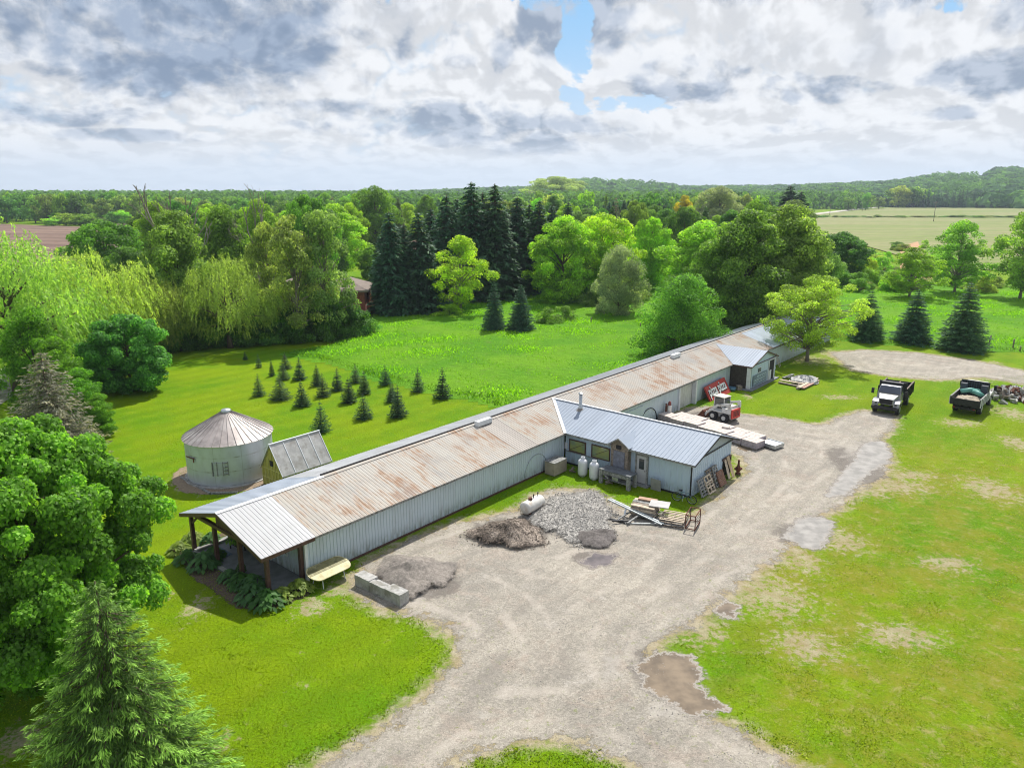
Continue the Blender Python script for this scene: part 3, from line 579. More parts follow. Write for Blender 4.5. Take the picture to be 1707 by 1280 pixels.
# gable-end doorway with loose boards
m=MB(); m.bx(AV+.03,AV+.05,27.9,29.1,0,1.25); m.build('gable_opening',M_dark,barn)
m=MB(); m.bx(AV+.04,AV+.12,27.8,29.2,1.25,1.42); m.bx(AV+.04,AV+.12,29.1,29.22,0,1.25); m.build('opening_frame',M_brown,barn)
# entry wing
WV,W0,W1,WR=2.2,52.3,59.2,55.9; WZ,WRZ=2.52,3.6; k0=(WRZ-WZ)/(WR-W0+.15); k1=(WRZ-WZ)/(W1-WR+.15); vw=EV-(WRZ-EZ)/KS
m=MB(); panel(m,lambda v:(v,W0-.15+(max(0,(zr(v)-WZ)/k0) if v<EV else 0),max(WZ,zr(v)+.03) if v<EV else WZ),lambda v:(v,WR,WRZ+.03),vw,WV+.25,(0,-k0,1),.3,.02); tagl(m.build('entry_roof',M_wingroof,barn),'pale roof of the small entry wing')
m=MB(); panel(m,lambda v:(v,W1+.15-(max(0,(zr(v)-WZ)/k1) if v<EV else 0),max(WZ,zr(v)+.03) if v<EV else WZ),lambda v:(v,WR,WRZ+.03),vw,WV+.25,(0,k1,1),.3,.02); m.build('entry_roof',M_rust,barn)
wz=lambda u: WZ+(k0*(u-W0+.15) if u<WR else k1*(W1+.15-u))
wall('entry_gable_wall',M_annexwall,lambda u:(WV,u,0),lambda u:(WV,u,wz(u)-.03),W0,W1,(1,0,0),.9)
m=MB(); m.bx(.06,WV-.02,W0,W0+.05,0,2.5); m.build('open_bay',M_dark,barn); m=MB(); m.bx(.08,1.85,W0-.04,W0-.01,.15,2.35); m.build('slatted_shutter',plain('dark_slats',(.05,.04,.035),.8,0,.4,9),barn)
m=MB(); m.bx(1.86,WV+.05,W0-.06,W0+.1,0,2.45); m.build('corner_trim',M_trim,barn); m=MB(); m.bx(WV-.0,WV+.06,W0+.1,W0+.16,0,2.45); m.build('corner_post',M_blk,barn)
wall('entry_wall',M_annexwall,lambda v:(v,W1,0),lambda v:(v,W1,WZ),.02,WV,(0,1,0),.4)
m=MB(); m.beam((WV+.24,W0-.15,WZ-.05),(WV+.24,WR,WRZ-.05),.04,.13); m.beam((WV+.24,WR,WRZ-.05),(WV+.24,W1+.15,WZ-.05),.04,.13); m.beam((WV+.06,W0,2.5),(WV+.06,W1,2.5),.04,.07); m.build('entry_barge_board',M_brown,barn)
m=MB(); m.bx(.3,WV+.2,W0-.18,W0-.13,WZ-.14,WZ-.02); m.build('entry_fascia',M_brown,barn)
m=MB(); m.bx(0.1,WV+.45,W0-.5,W1+.2,0,.12); m.build('entry_plinth',M_slab,barn)
m=MB(); m.bx(WV+.04,WV+.07,54.3,54.95,1.55,2.0); o=m.build('window',M_glass,barn); m=MB(); m.bx(WV+.03,WV+.09,54.2,55.05,1.47,1.55); m.bx(WV+.03,WV+.09,54.2,55.05,2.,2.07); m.bx(WV+.03,WV+.09,54.6,54.65,1.55,2.); m.build('frame',M_trim,o)
m=MB(); m.bx(WV+.03,WV+.06,57.2,58.6,.12,2.3); o=m.build('doorway',M_dark,barn); m=MB(); m.bx(WV+.06,WV+.1,57.35,57.85,.12,1.2); m.build('half_door',M_trim,o); m=MB(); m.bx(WV+.03,WV+.1,57.05,57.2,.12,2.4); m.bx(WV+.03,WV+.1,58.6,58.75,.12,2.4); m.bx(WV+.03,WV+.1,57.2,58.6,2.3,2.4); m.build('frame',M_trim,o)
# faded notice on the entry wall: rows of worn lettering
sg=empty('wall_sign',B(WV+.04,53.0,.25),BA,'faded grey sign with worn pale lettering on the entry wing gable wall','sign')
m=MB(); m.bx(0,.04,0,3.6,0,1.15); m.build('board',plain('blue_grey_board',(.16,.21,.26),.6,0,.2,3),sg)
m=MB(); rnd=random.Random(4)
for r,(z,h) in enumerate(((.78,.24),(.45,.2),(.16,.16))):
    y=.25+ (0 if r!=0 else .7)
    while y<3.3:
        wl=rnd.uniform(.1,.2)
        m.bx(.041,.05,y,y+.05,z,z+h); m.bx(.041,.05,y+.05,y+wl,z+h-.05,z+h)
        if rnd.random()<.6: m.bx(.041,.05,y+.05,y+wl,z,z+.05)
        if rnd.random()<.5: m.bx(.041,.05,y+wl,y+wl+.04,z,z+h)
        y+=wl+.09
m.build('lettering',M_annexwall,sg)

# ---------------------------------------------------------------- trees
def quads(c,n,ax,ln,wd):             # leaf-shaped faces: centre, normal, long axis, length, width
    ax=nrm(ax-n*np.sum(ax*n,1,keepdims=True)); b=np.cross(n,ax); ln=np.asarray(ln)[:,None]; wd=np.asarray(wd)[:,None]
    return np.stack([c-ax*ln*.5,c+b*wd*.5-ax*ln*.05,c+ax*ln*.5,c-b*wd*.5-ax*ln*.05],1)
def rdir(r,n): return nrm(r.normal(size=(n,3)))
PROF={'round':lambda t:np.sqrt(np.clip(1-(2*t-.92)**2/1.1,0,1)),'dome':lambda t:np.sqrt(np.clip(1-t**2.2,0,1))*np.clip(.75+t*2,0,1),
 'tall':lambda t:np.clip(np.sin(PI*np.clip(t,0,1)**.75),0,1)**.6,'col':lambda t:np.clip(1-t**3,0,1)**.6*np.clip(.6+t*2,0,1)}
def crown(seed,nc,nl,rad,z0,prof,cr,ls,up=.35,inner=.3,asp=.62,sag=0.):
    r=np.random.default_rng(seed); C=[]; tr=0
    while len(C)<nc and tr<nc*40:
        tr+=1; t=r.uniform(0,1); a=r.uniform(0,2*PI); q=rad*PROF[prof](t)*(1+.17*math.sin(3*a+seed)+.13*math.sin(5*t*PI+a*2+seed)+.06*math.sin(9*a-4*t)); f=r.uniform(.15,.75) if r.random()<inner else r.uniform(.72,1.1)
        p=np.array([math.cos(a)*q*f,math.sin(a)*q*f,z0+(1-z0)*(t*.96)])
        if all(np.linalg.norm(p-x)>cr*.62 for x in C): C.append(p)
    C=np.array(C); n=len(C); cs=cr*r.uniform(.65,1.25,n); w=cs**2; k=r.choice(n,nl,p=w/w.sum()); d=rdir(r,nl); d[:,2]=np.where((d[:,2]<-.2)&(r.random(nl)<.6),-d[:,2],d[:,2])
    rr=cs[k]*(.45+.6*r.random(nl)**.6); P=C[k]+d*rr[:,None]*np.array([1,1,.72]); P[:,2]-=sag*np.hypot(d[:,0],d[:,1])*cs[k]
    nn=nrm(d*.7+rdir(r,nl)*.75+np.array([0,0,up])); ax=rdir(r,nl)+np.array([0,0,-.3]); l=ls*r.uniform(.6,1.35,nl)
    T=r.uniform(.6,1.4,nl)*r.uniform(.7,1.3,n)[k]; return quads(P,nn,ax,l,l*asp),T,C
def limbs(seed,C,z0,rt,nb=26,top=.85,lean=0.):
    r=np.random.default_rng(seed+99); m=MB(); tp=np.array([lean,0,top]); n=7
    pts=[np.array([math.sin(i*1.3+seed)*.006+lean*(i/n),math.cos(i*1.7)*.006,top*i/n]) for i in range(n+1)]
    m.tube(pts,[rt*(1.25 if i==0 else 1-.8*i/n) for i in range(n+1)],9)
    for c in C[r.choice(len(C),min(nb,len(C)),replace=False)]:
        zt=min(max(c[2]-r.uniform(.12,.3)*(1 if c[2]>.4 else .6),z0*.7),top*.9); a=np.array([lean*zt/top,0,zt]); mid=(a+c)/2+np.array([0,0,.03])+r.normal(size=3)*.012
        b=rt*(.5*(1-zt)+.12); m.tube([a,mid,c],[b,b*.6,b*.15],5,False)
    return m
PR={}
def proto(key,V,T,limb,rad,leaf=None,bark=None,h=1.):
    me=fast_mesh('crown',V.reshape(-1,3),len(V),T,leaf or M_leaf) if V is not None else None
    tm=None
    if limb is not None:
        tm=bpy.data.meshes.new('trunk'); tm.from_pydata(limb.v,[],limb.f); tm.materials.append(bark or M_bark); tm.polygons.foreach_set('use_smooth',[True]*len(limb.f))
    PR[key]=(me,tm,rad)
def dec(key,seed,nc,nl,rad,z0,prof,cr,ls,rt=.022,nb=26,bark=None,**k):
    V,T,C=crown(seed,nc,nl,rad,z0,prof,cr,ls,**k); proto(key,V,T,limbs(seed,C,z0,rt,nb),rad,bark=bark)
def conifer(key,seed,rad,nlay,nbr,nn,ls,droop=.25,z0=.04,asp=.16,tip=.0,power=.85,hang=.5,trunk=.018,dens=1.,asym=.0,bare=0.):
    r=np.random.default_rng(seed); c=[];ax=[];nm=[];ln=[];T=[]; m=MB(); m.tube([(0,0,0),(0,0,.5),(0,0,.985)],[trunk,trunk*.6,.002],7)
    for i in range(nlay):
        z=z0+(1-z0)*(i+r.uniform(-.3,.3))/nlay; z=min(max(z,z0),.985); R0=rad*(1-(z-z0)/(1-z0))**power+.006; nb=max(4,int(nbr*(.35+.65*R0/rad)))
        for b in range(nb):
            a=2*PI*(b+r.uniform(-.4,.4))/nb+i*1.3; L=R0*r.uniform(.72,1.1); d=np.array([math.cos(a),math.sin(a),0]); sd_=np.array([-d[1],d[0],0])
            n=max(6,int(nn*dens*L/rad)); s=r.random(n)**.7; s=np.maximum(s,bare); zz=z+L*(.12*s-droop*s**1.5+.22*np.maximum(s-.7,0)); 
            wv=(r.random(n)*2-1); wdt=L*.30*(1-s*.75)*(1 if L>.02 else .5)
            P=d*(s*L)[:,None]+sd_*(wv*wdt)[:,None]; P[:,2]=zz-np.abs(wv)*wdt*hang-r.random(n)*ls*.5*hang
            A=d+sd_*(wv*1.1)[:,None]+np.array([0,0,-hang])*r.uniform(.3,1.3,n)[:,None]+rdir(r,n)*.35
            c.append(P);ax.append(A);nm.append(np.array([0,0,1.])+rdir(r,n)*.8+d*.3);ln.append(ls*r.uniform(.6,1.3,n)*(.6+.4*R0/rad)); T.append(r.uniform(.55,1.35,n)*r.uniform(.75,1.25)*(1+tip*(s>.83)))
            if L>rad*.25 and b%2==0: m.tube([(0,0,z),tuple(d*L*.85+np.array([0,0,z-droop*L*.7]))],[trunk*.25,trunk*.05],4,False)
    c,ax,nm,ln,T=map(np.concatenate,(c,ax,nm,ln,T)); nm=nrm(nm); V=quads(c,nm,nrm(ax),ln,ln*asp*r.uniform(.7,1.3,len(ln))); proto(key,V,T,m,rad,M_needle)
def willow(key,seed,ns,per,rad,z0,ls):
    V0,T0,C=crown(seed,95,9000,rad*.92,.22,'round',.13,ls,inner=.15); r=np.random.default_rng(seed+5); P=[];T=[];A=[]
    for i in range(ns):
        c=C[r.integers(len(C))]+r.normal(size=3)*.06; out=np.array([c[0],c[1],0])/rad; L=r.uniform(.06,.24)*min(1,c[2]/.7); s=np.sort(r.random(per)); 
        p=c+out*rad*(.16*np.sqrt(s))[:,None]+np.array([0,0,-1])*(s*L)[:,None]+r.normal(size=(per,3))*.006+np.array([0,0,.04])*(1-s)[:,None]; P.append(p); T.append(r.uniform(.8,1.25)*r.uniform(.8,1.2,per)); A.append(np.tile(out*.25+np.array([0,0,-1]),(per,1)))
    P=np.concatenate(P);T=np.concatenate(T);A=np.concatenate(A)+rdir(r,len(P))*.35; ok=P[:,2]>.03; P,T,A=P[ok],T[ok],A[ok]; n=len(P); l=ls*2.0*r.uniform(.6,1.3,n)
    V=quads(P,rdir(r,n)+nrm(P*np.array([1,1,.3]))*.5,A,l,l*.24) ; V=quads(P,nrm(rdir(r,n)+nrm(P*np.array([1,1,.3]))*.6),A,l,l*.24)
    proto(key,np.concatenate([V0,V]),np.concatenate([T0,T]),limbs(seed,C,.3,.035,24,.7),rad)
def bare_tree(key,seed,rad,depth=6):
    r=np.random.default_rng(seed); m=MB()
    def go(p,d,L,w,k):
        q=p+d*L; m.tube([p,(p+q)/2+r.normal(size=3)*L*.04,q],[w,w*.9,w*.75],5 if k>2 else 4,False)
        if k==0: return
        for j in range(2 if k<depth else 3):
            nd=nrm((d+rdir(r,1)[0]*.55+np.array([0,0,.18]))[None])[0]; go(q if j else p+d*L*.75,nd,L*r.uniform(.62,.82),w*(.78 if j else .62),k-1)
    go(np.zeros(3),np.array([0,0,1.]),.3,.014,depth); mx=max(v[2] for v in m.v); m.v=[(x/mx,y/mx,z/mx) for x,y,z in m.v]; proto(key,None,None,m,max(abs(v[0]) for v in m.v),bark=M_greybark)
dec('maple',1,330,240000,.47,.12,'round',.070,.0165,.028,40,inner=.2,asp=.8)
for i in range(3): dec('round%d'%i,10+i,150,46000,.46,.08,'round',.10,.0245,.022)
for i in range(3): dec('tall%d'%i,20+i,150,46000,.30,.06,'tall',.085,.0215,.018,30)
for i in range(3): dec('open%d'%i,30+i,90,19000,.40,.14,'tall',.085,.024,.017,52,bark=M_greybark,inner=.45)
for i in range(2): dec('poplar%d'%i,40+i,70,16000,.27,.12,'tall',.075,.022,.016,50,bark=M_greybark,inner=.4)
dec('garden_maple',50,190,60000,.50,.06,'round',.10,.028,.022,inner=.2,asp=.8)
dec('birch',51,120,42000,.45,.03,'dome',.12,.024,.018,30,sag=.6,asp=.5)
dec('fruit',52,150,27000,.52,.2,'round',.075,.021,.02,90,bark=M_greybark,inner=.5,asp=.6)
dec('bush',60,34,9000,.62,.0,'dome',.25,.06,.02,12); dec('bush2',61,30,5000,.7,.0,'dome',.24,.07,.02,16)
dec('cedar',62,120,30000,.24,.0,'col',.075,.026,.015,10,asp=.35,up=.1)
willow('willow0',70,1300,22,.5,.1,.016); willow('willow1',71,1500,22,.55,.1,.016)
for i in range(3): conifer('norway%d'%i,80+i,.155,36,14,64,.042,.5,.02,.3,power=.62,hang=.9)
for i in range(6): conifer('young%d'%i,90+i,(.32,.40,.36,.46,.34,.5)[i],15+i%3,12,(75,60,85,90,50,80)[i],.062,.05,.03,.22,.25,.85,.25)
for i in range(3): conifer('blue%d'%i,100+i,.36,28,17,130,.042,.28,.02,.22,.2,.72,.5)
conifer('front',110,.46,38,17,280,.030,.34,.03,.17,1.1,.68,.65,.02)
conifer('bluish',111,.47,30,15,110,.040,.22,.05,.2,.35,.62,.3)
conifer('deadspruce',112,.25,30,9,26,.05,.25,.05,.12,power=.7)
bare_tree('dead0',120,.3); bare_tree('dead1',124,.3)
for i in range(3): dec('far%d'%i,130+i,34,2600,.44,.08,'round',.17,.075,.03,8)
conifer('farspruce',140,.26,18,9,26,.085,.35,.02,.3,power=.75,hang=.6)
rt=random.Random(77); TREES=0
GREEN={'mid':(.115,.235,.030),'deep':(.070,.165,.028),'bright':(.20,.36,.030),'lime':(.28,.43,.035),'pale':(.22,.31,.09),'silver':(.24,.30,.19),'willow':(.25,.37,.075),'spruce':(.052,.128,.062),'bluespruce':(.048,.115,.075),'olive':(.16,.235,.055),'cedar':(.10,.235,.022),'yellow':(.33,.31,.02),'brown':(.20,.14,.11),'jade':(.10,.24,.055),'frontspruce':(.075,.152,.028)}
def plant(kind,px,by,ty,wpx,col,name,label,cat='tree',group=None,jit=.12,base=None,hm=None,wm=None):
    me,tm,rad=PR[kind]
    if base is None:
        g=G(px,by); h=max(.3,top_z(px,by,ty)); wd=wid(px,by,wpx)*(1.3 if kind.startswith('norway') else 1)
    else: g,h,wd=base,hm,wm
    s=wd/2/rad; o=empty(name,g,rt.uniform(0,6.28),label,cat,group,(s,s,h)); c=GREEN[col] if isinstance(col,str) else col; j=[1+rt.uniform(-jit,jit) for _ in range(3)]
    b=1+rt.uniform(-jit,jit)
    if me: q=link('crown',me,o); q.color=(c[0]*j[0]*b,c[1]*b,c[2]*j[2]*b,1)
    if tm: link('trunk',tm,o)
    return o
PL=[('maple',68,1150,702,350,(.15,.31,.035),'maple_tree','huge leafy maple filling the left foreground'),
('front',218,1345,962,372,'frontspruce','spruce_tree','green spruce with drooping pale-tipped boughs in the bottom left corner'),
('bluish',98,775,582,172,(.17,.19,.13),'spruce_tree','grey-blue spruce with brownish cones behind the big maple'),
('cedar',72,690,508,85,'cedar','cedar_tree','tallest pointed cedar of the row left of the lawn'),
('cedar',112,705,560,70,'cedar','cedar_tree','second cedar of the row, beside the grey-blue spruce'),
('cedar',146,720,612,60,'cedar','cedar_tree','third cedar of the row, near the lawn edge'),
('cedar',172,727,655,40,'cedar','cedar_tree','shortest cedar at the lawn end of the row'),
('garden_maple',220,652,525,118,'jade','maple_tree','round dark green maple standing alone at the left lawn edge'),
('willow0',35,650,402,260,'willow','willow_tree','large yellow-green willow at the left edge of the picture'),
('willow1',165,610,428,190,'willow','willow_tree','yellow-green willow behind the round lawn maple'),
('willow0',262,595,468,110,'olive','willow_tree','small olive willow right of the round lawn maple'),
('willow1',384,580,436,138,'willow','willow_tree','bright weeping willow at the middle of the far lawn edge'),
('round0',185,505,370,130,'mid','broadleaf_tree','broad green tree at the corner of the ploughed field'),
('round1',228,520,412,95,'deep','broadleaf_tree','dark rounded tree behind the small olive willow'),
('tall0',308,575,352,105,'olive','broadleaf_tree','tall greyish tree with dead top left of the weeping willow'),
('tall1',382,520,345,85,'mid','broadleaf_tree','upright dark green tree behind the weeping willow'),
('open0',455,560,375,90,'pale','broadleaf_tree','thin grey-green tree with bare twigs right of the weeping willow'),
('poplar0',500,572,352,90,'pale','poplar_tree','left of two loose pale poplars by the brown house'),
('poplar1',548,566,345,85,'pale','poplar_tree','right of two loose pale poplars by the brown house'),
('round2',520,480,325,80,'mid','broadleaf_tree','green tree behind the two pale poplars'),
('tall2',440,470,335,70,'bright','broadleaf_tree','light green tree standing behind the thin grey-green tree'),
('round0',628,420,312,75,'mid','broadleaf_tree','broad crowned tree rising behind the roof of the brown house'),
('round2',620,468,412,44,'mid','broadleaf_tree','small round tree beside the brown house roof'),
('norway0',655,525,350,64,'spruce','spruce_tree','leftmost tall dark spruce of the wall of spruces'),
('norway1',702,522,352,72,'spruce','spruce_tree','second tall dark spruce from the left in the wall of spruces'),
('norway2',678,515,372,58,'spruce','spruce_tree','dark spruce squeezed between the two leftmost tall ones'),
('norway0',748,505,322,72,'spruce','spruce_tree','tall dark spruce directly behind the light green maple'),
('norway1',788,500,300,82,'spruce','spruce_tree','tallest spruce, reaching above the horizon'),
('norway2',826,500,303,80,'spruce','spruce_tree','second tallest spruce, right beside the tallest one'),
('norway0',862,492,325,68,'spruce','spruce_tree','third tall spruce to the right of the tallest'),
('norway1',898,490,332,64,'spruce','spruce_tree','rightmost tall spruce of the dark wall'),
('norway2',722,490,345,60,'spruce','spruce_tree','dark spruce in the second row behind the light maple'),
('norway0',845,480,345,60,'spruce','spruce_tree','dark spruce in the second row behind the tallest'),
('norway1',945,455,335,44,'spruce','spruce_tree','slim spruce behind the round lime green tree'),
('norway1',765,492,328,60,'spruce','spruce_tree','dark spruce in the second row left of the tallest'),
('norway0',806,488,318,62,'spruce','spruce_tree','dark spruce hidden between the two tallest'),
('norway2',882,484,338,58,'spruce','spruce_tree','dark spruce in the second row near the right end of the wall'),
('norway0',918,482,340,54,'spruce','spruce_tree','last small spruce at the right end of the wall'),
('norway1',640,505,388,46,'spruce','spruce_tree','short spruce at the left end of the wall by the brown house'),
('open1',768,522,393,98,'lime','maple_tree','light yellow-green maple in front of the dark spruces'),
('round1',938,505,362,108,'bright','broadleaf_tree','left of two big lime green round trees beyond the meadow'),
('round0',1000,497,358,118,'lime','broadleaf_tree','right of two big lime green round trees beyond the meadow'),
('round2',1082,485,362,70,'bright','broadleaf_tree','lime tree behind the silvery one'),
('birch',1030,525,408,78,'silver','broadleaf_tree','silvery grey-green tree at the far meadow edge'),
('bush',985,512,484,34,'olive','shrub','round olive bush left of the silvery tree'),
('blue0',824,553,468,48,'bluespruce','spruce_tree','left spruce of the dark pair in the meadow'),
('blue1',868,553,472,56,'bluespruce','spruce_tree','right spruce of the dark pair in the meadow'),
('bush2',915,540,515,40,'mid','shrub','low leafy bush right of the meadow spruce pair'),('bush2',940,536,512,38,'mid','shrub','second low bush right of the meadow spruce pair'),
('birch',1136,592,456,122,(.12,.25,.035),'birch_tree','dense weeping birch right behind the barn roof'),
('round1',1180,560,410,100,'mid','broadleaf_tree','green tree between the birch and the big trees behind the barn'),
('tall1',1160,530,372,105,'bright','broadleaf_tree','tall green tree rising behind the birch'),
('tall0',1235,562,350,120,(.14,.27,.045),'broadleaf_tree','tallest dark green tree behind the far half of the barn'),
('tall2',1300,556,345,125,(.17,.28,.06),'broadleaf_tree','broad olive green tree behind the far end of the barn'),
('round2',1345,520,392,80,(.14,.22,.06),'broadleaf_tree','lighter tree at the end of the row behind the barn'),
('fruit',1345,602,460,150,(.24,.38,.06),'fruit_tree','light spreading tree with several stems beside the far barn wall'),
('round0',1398,470,388,88,'deep','broadleaf_tree','dark round tree on the edge of the pale field'),
('open2',1515,498,412,88,'bright','broadleaf_tree','low loose tree behind the middle garden spruce'),
('open0',1590,490,370,96,(.20,.34,.05),'broadleaf_tree','open see-through tree behind the right garden spruce'),
('open1',1700,500,350,105,(.20,.34,.05),'broadleaf_tree','open tree cut off by the right edge of the picture'),
('blue2',1444,568,484,66,'spruce','spruce_tree','left of three garden spruces beyond the gravel patch'),
('blue0',1520,572,480,76,'spruce','spruce_tree','middle of three garden spruces beyond the gravel patch'),
('blue1',1602,584,468,94,'spruce','spruce_tree','right and largest of three garden spruces beyond the gravel patch'),
('tall2',1137,405,327,34,'yellow','broadleaf_tree','small golden yellow tree among the green wood'),
('deadspruce',1024,430,328,44,'brown','spruce_tree','brown dying spruce in the wood'),
('round0',1195,400,312,70,'silver','broadleaf_tree','whitish grey-green tree in the wood right of the golden one'),
('norway0',1310,400,308,60,'spruce','spruce_tree','dark leaning spruce group at the field corner, left stem'),('norway2',1328,402,318,54,'spruce','spruce_tree','dark spruce at the field corner, right stem'),
('round2',928,345,294,90,'pale','broadleaf_tree','wide pale crown standing above the wood near the horizon'),
('bush2',612,520,482,30,(.11,.05,.045),'shrub','dark red-leaved shrub at the corner of the brown house'),
('dead0',300,560,306,100,'mid','dead_tree','bare dead tree with forked grey branches against the horizon'),
('dead1',436,520,306,80,'mid','dead_tree','slim bare tree top right of the weeping willow'),
('poplar0',1205,640,575,20,'mid','sapling','')][:-1]
for k,px,by,ty,wp,c,nm,lb in PL: plant(k,px,by,ty,wp,c,nm,lb,'shrub' if nm=='shrub' else 'tree')
# young christmas-tree plantation on the lawn
XM=[(409,600,588,8),(431.5,613,591,10),(453.5,627,599,9),(476,615,589,18),(473,633,606,20),(500,633,597,19),(529,643,608,17),(563,653,624,0),(539,661,623,22),(563,651,615,19),(593,638,609,20),(608,657,620,20),(432,660,624,19),(468,666,630,33),(504,677,635,24),(582,671,631,24),(643,642,608,19),(697,653,614,20),(738,664,613,25),(652,670,640,18),(664,695,643,27),(607,698,656,27),(536,720,668,29),(655,664,640,14)]
XL=['tiny seedling at the far left of the plantation','small spruce of the plantation nearest the willow','thin young spruce left of the dense clump','young spruce at the back of the dense clump','young spruce in the middle of the clump','young spruce right of the clump, near the meadow edge','young spruce behind the centre of the plantation','','young spruce just in front of another at the plantation centre','young spruce in the middle of the back row','young spruce at the meadow edge, centre of the plantation','pale frosted young spruce behind the row centre','young spruce at the left end of the front group','widest young spruce, bushy, at the left of the front group','young spruce in front of the bushy one','bright-tipped young spruce at the centre','young spruce on the meadow edge behind the right group','small spruce on the meadow edge, second from the right','rightmost young spruce of the plantation','small spruce peeping out behind a larger one on the right','large young spruce at the right front','young spruce in the front centre, low and broad','nearest young spruce, beside the greenhouse','slim young spruce tucked beside a larger one']
for i,(x,by,ty,wp) in enumerate(XM):
    if wp: plant('young%d'%((i*7+i//3)%6),x,by,ty-3,wp*1.35,(.040,.092,.042),'young_spruce',XL[i],'tree','young spruces planted on the lawn',.2)
# understorey shrubs along the far lawn edge
for i in range(46):
    x=270+i*7.4+rt.uniform(-4,4); by=588-i*.55+rt.uniform(-8,0); plant(rt.choice(['bush','bush2']),x,by,by-rt.uniform(26,70),rt.uniform(34,60),rt.choice(['deep','mid','deep','jade']),'shrub','leafy green shrub in the hedge along the far lawn edge','shrub','shrubs along the far lawn edge')
for x0,x1,y0,y1,n,hh in ((1180,1350,520,560,14,60),(1130,1180,560,590,4,30),(890,1060,490,510,9,30),(1360,1707,470,490,20,26),(640,760,505,528,5,22)):
    for i in range(n):
        x=rt.uniform(x0,x1); by=rt.uniform(y0,y1); plant(rt.choice(['bush','bush2']),x,by,by-hh*rt.uniform(.6,1.3),rt.uniform(26,48),rt.choice(['bright','mid','olive']),'shrub','green bush in the scrub between the meadow and the trees' ,'shrub','scrub bushes round the meadow')
# the mixed wood behind: individual trees, rows receding
def woods(n,x0,x1,b0,b1,h0,h1,kinds,cols,label,group,name='woodland_tree',ww=(8,13)):
    for i in range(n):
        x=x0+(x1-x0)*(i+rt.uniform(-.4,.4))/n; by=b0+(b1-b0)*rt.random(); g=G(x,by); h=rt.uniform(h0,h1); kd=rt.choice(kinds)
        wd=rt.uniform(*ww)*(.62 if kd.startswith('norway') or kd=='farspruce' else 1)
        plant(kd,0,0,0,0,rt.choice(cols),name,label,'tree',group,.22,base=g,hm=h,wm=wd)
BL=['round0','round1','round2','tall0','tall1','tall2','open0']; FL=['far0','far1','far2']
woods(16,250,610,420,470,13,18,BL,['mid','deep','olive','bright'],'green tree in the wood left of the dark spruces','trees of the left wood')
woods(16,480,960,385,430,14,19,BL+['norway0'],['mid','deep','bright','olive'],'green tree in the wood behind the dark spruces','trees behind the dark spruces')
woods(22,920,1340,415,462,13,18,BL+['norway1'],['mid','bright','deep','olive'],'green tree in the wood behind the lime green trees','trees of the middle wood')
woods(30,900,1320,372,400,15,20,FL+['farspruce','norway2'],['mid','bright','spruce','olive','deep'],'tree in the far part of the middle wood','far trees of the middle wood')
woods(10,1000,1120,395,410,14,17,['norway0','norway1'],['spruce'],'dark spruce standing in the middle wood','spruces of the middle wood','spruce_tree')
woods(40,-30,260,366,373,15,19,FL,['mid','olive','deep','mid'],'tree at the front of the far wood beyond the ploughed field','trees beyond the ploughed field')
woods(26,90,260,371,377,4,9,['far0','far1'],['bright','mid'],'low bush along the far edge of the ploughed field','bushes along the ploughed field','field_bush',(7,12))
woods(30,240,640,366,380,13,18,FL,['mid','olive','deep'],'tree in the far wood behind the left wood','far trees left of the dark spruces')
woods(22,1345,1470,342,352,12,18,FL,['mid','olive','mid'],'tree by the country road','trees along the country road')
woods(9,1486,1545,345,346.5,20,25,FL,['mid','olive'],'round tree on the edge of the pale field','round trees on the field edge',ww=(18,24))
woods(16,1540,1642,346,347,19,25,['farspruce'],['spruce'],'dark spruce in the windbreak beyond the pale field','spruces of the windbreak','spruce_tree',(16,22))
woods(12,1640,1760,337,342,8,14,FL,['olive','deep'],'tree near the hillside field','trees below the hill')
woods(34,1345,1640,412,470,1.5,4,['bush2','bush'],['bright','olive','lime'],'low bush in the scrub at the end of the pale field','field edge bushes','shrub',(3,7))
woods(26,1340,1707,362.5,363.5,1,2.5,['far0'],['mid','olive'],'small bush in the line across the pale field','bushes across the pale field','field_bush',(5,12))
# far-off forest: one mass of simple crowns out to the hills
def merged_forest(name,spec,seed):
    r=np.random.default_rng(seed); VV=[];TT=[]
    for n,x0,x1,b0,b1,h0,h1,ww,nl,zf in spec:
        for i in range(n):
            px=r.uniform(x0,x1); by=b0+(b1-b0)*r.random(); g=G(px,by); h=r.uniform(h0,h1); wd=ww*r.uniform(.7,1.3); zg=zf(g.x,g.y) if zf else 0
            d=rdir(r,nl); d[:,2]=np.abs(d[:,2])*1.; lump=1+.22*np.sin(d[:,0]*5+i)*np.cos(d[:,1]*4+i*2)
            P=np.array([g.x,g.y,zg+h*.35])+d*lump[:,None]*np.array([wd/2,wd/2,h*.62]); l=wd*.95/math.sqrt(nl)*2.0*r.uniform(.7,1.3,nl)
            k=r.random(nl)<.25; P[k,2]=zg+r.random(k.sum())*h*.4
            VV.append(quads(P,nrm(d+rdir(r,nl)*.6),rdir(r,nl),l,l*.75)); TT.append(r.uniform(.85,1.15,nl)*r.uniform(.7,1.35))
    V=np.concatenate(VV); me=fast_mesh(name,V.reshape(-1,3),len(V),np.concatenate(TT),M_farleaf); o=link(name,me); o['kind']='stuff'; o['label']='distant mixed forest reaching to the horizon'; o.color=(.08,.17,.038,1); return o
def hz(x,y):
    az=math.degrees(math.atan2(x,y)); d=math.hypot(x,y); a=max(0,1-((d-2400)/1100)**2) if d<2400 else (1. if d<6000 else 0)
    return a*d*math.tan(math.radians(hz_el(az)))
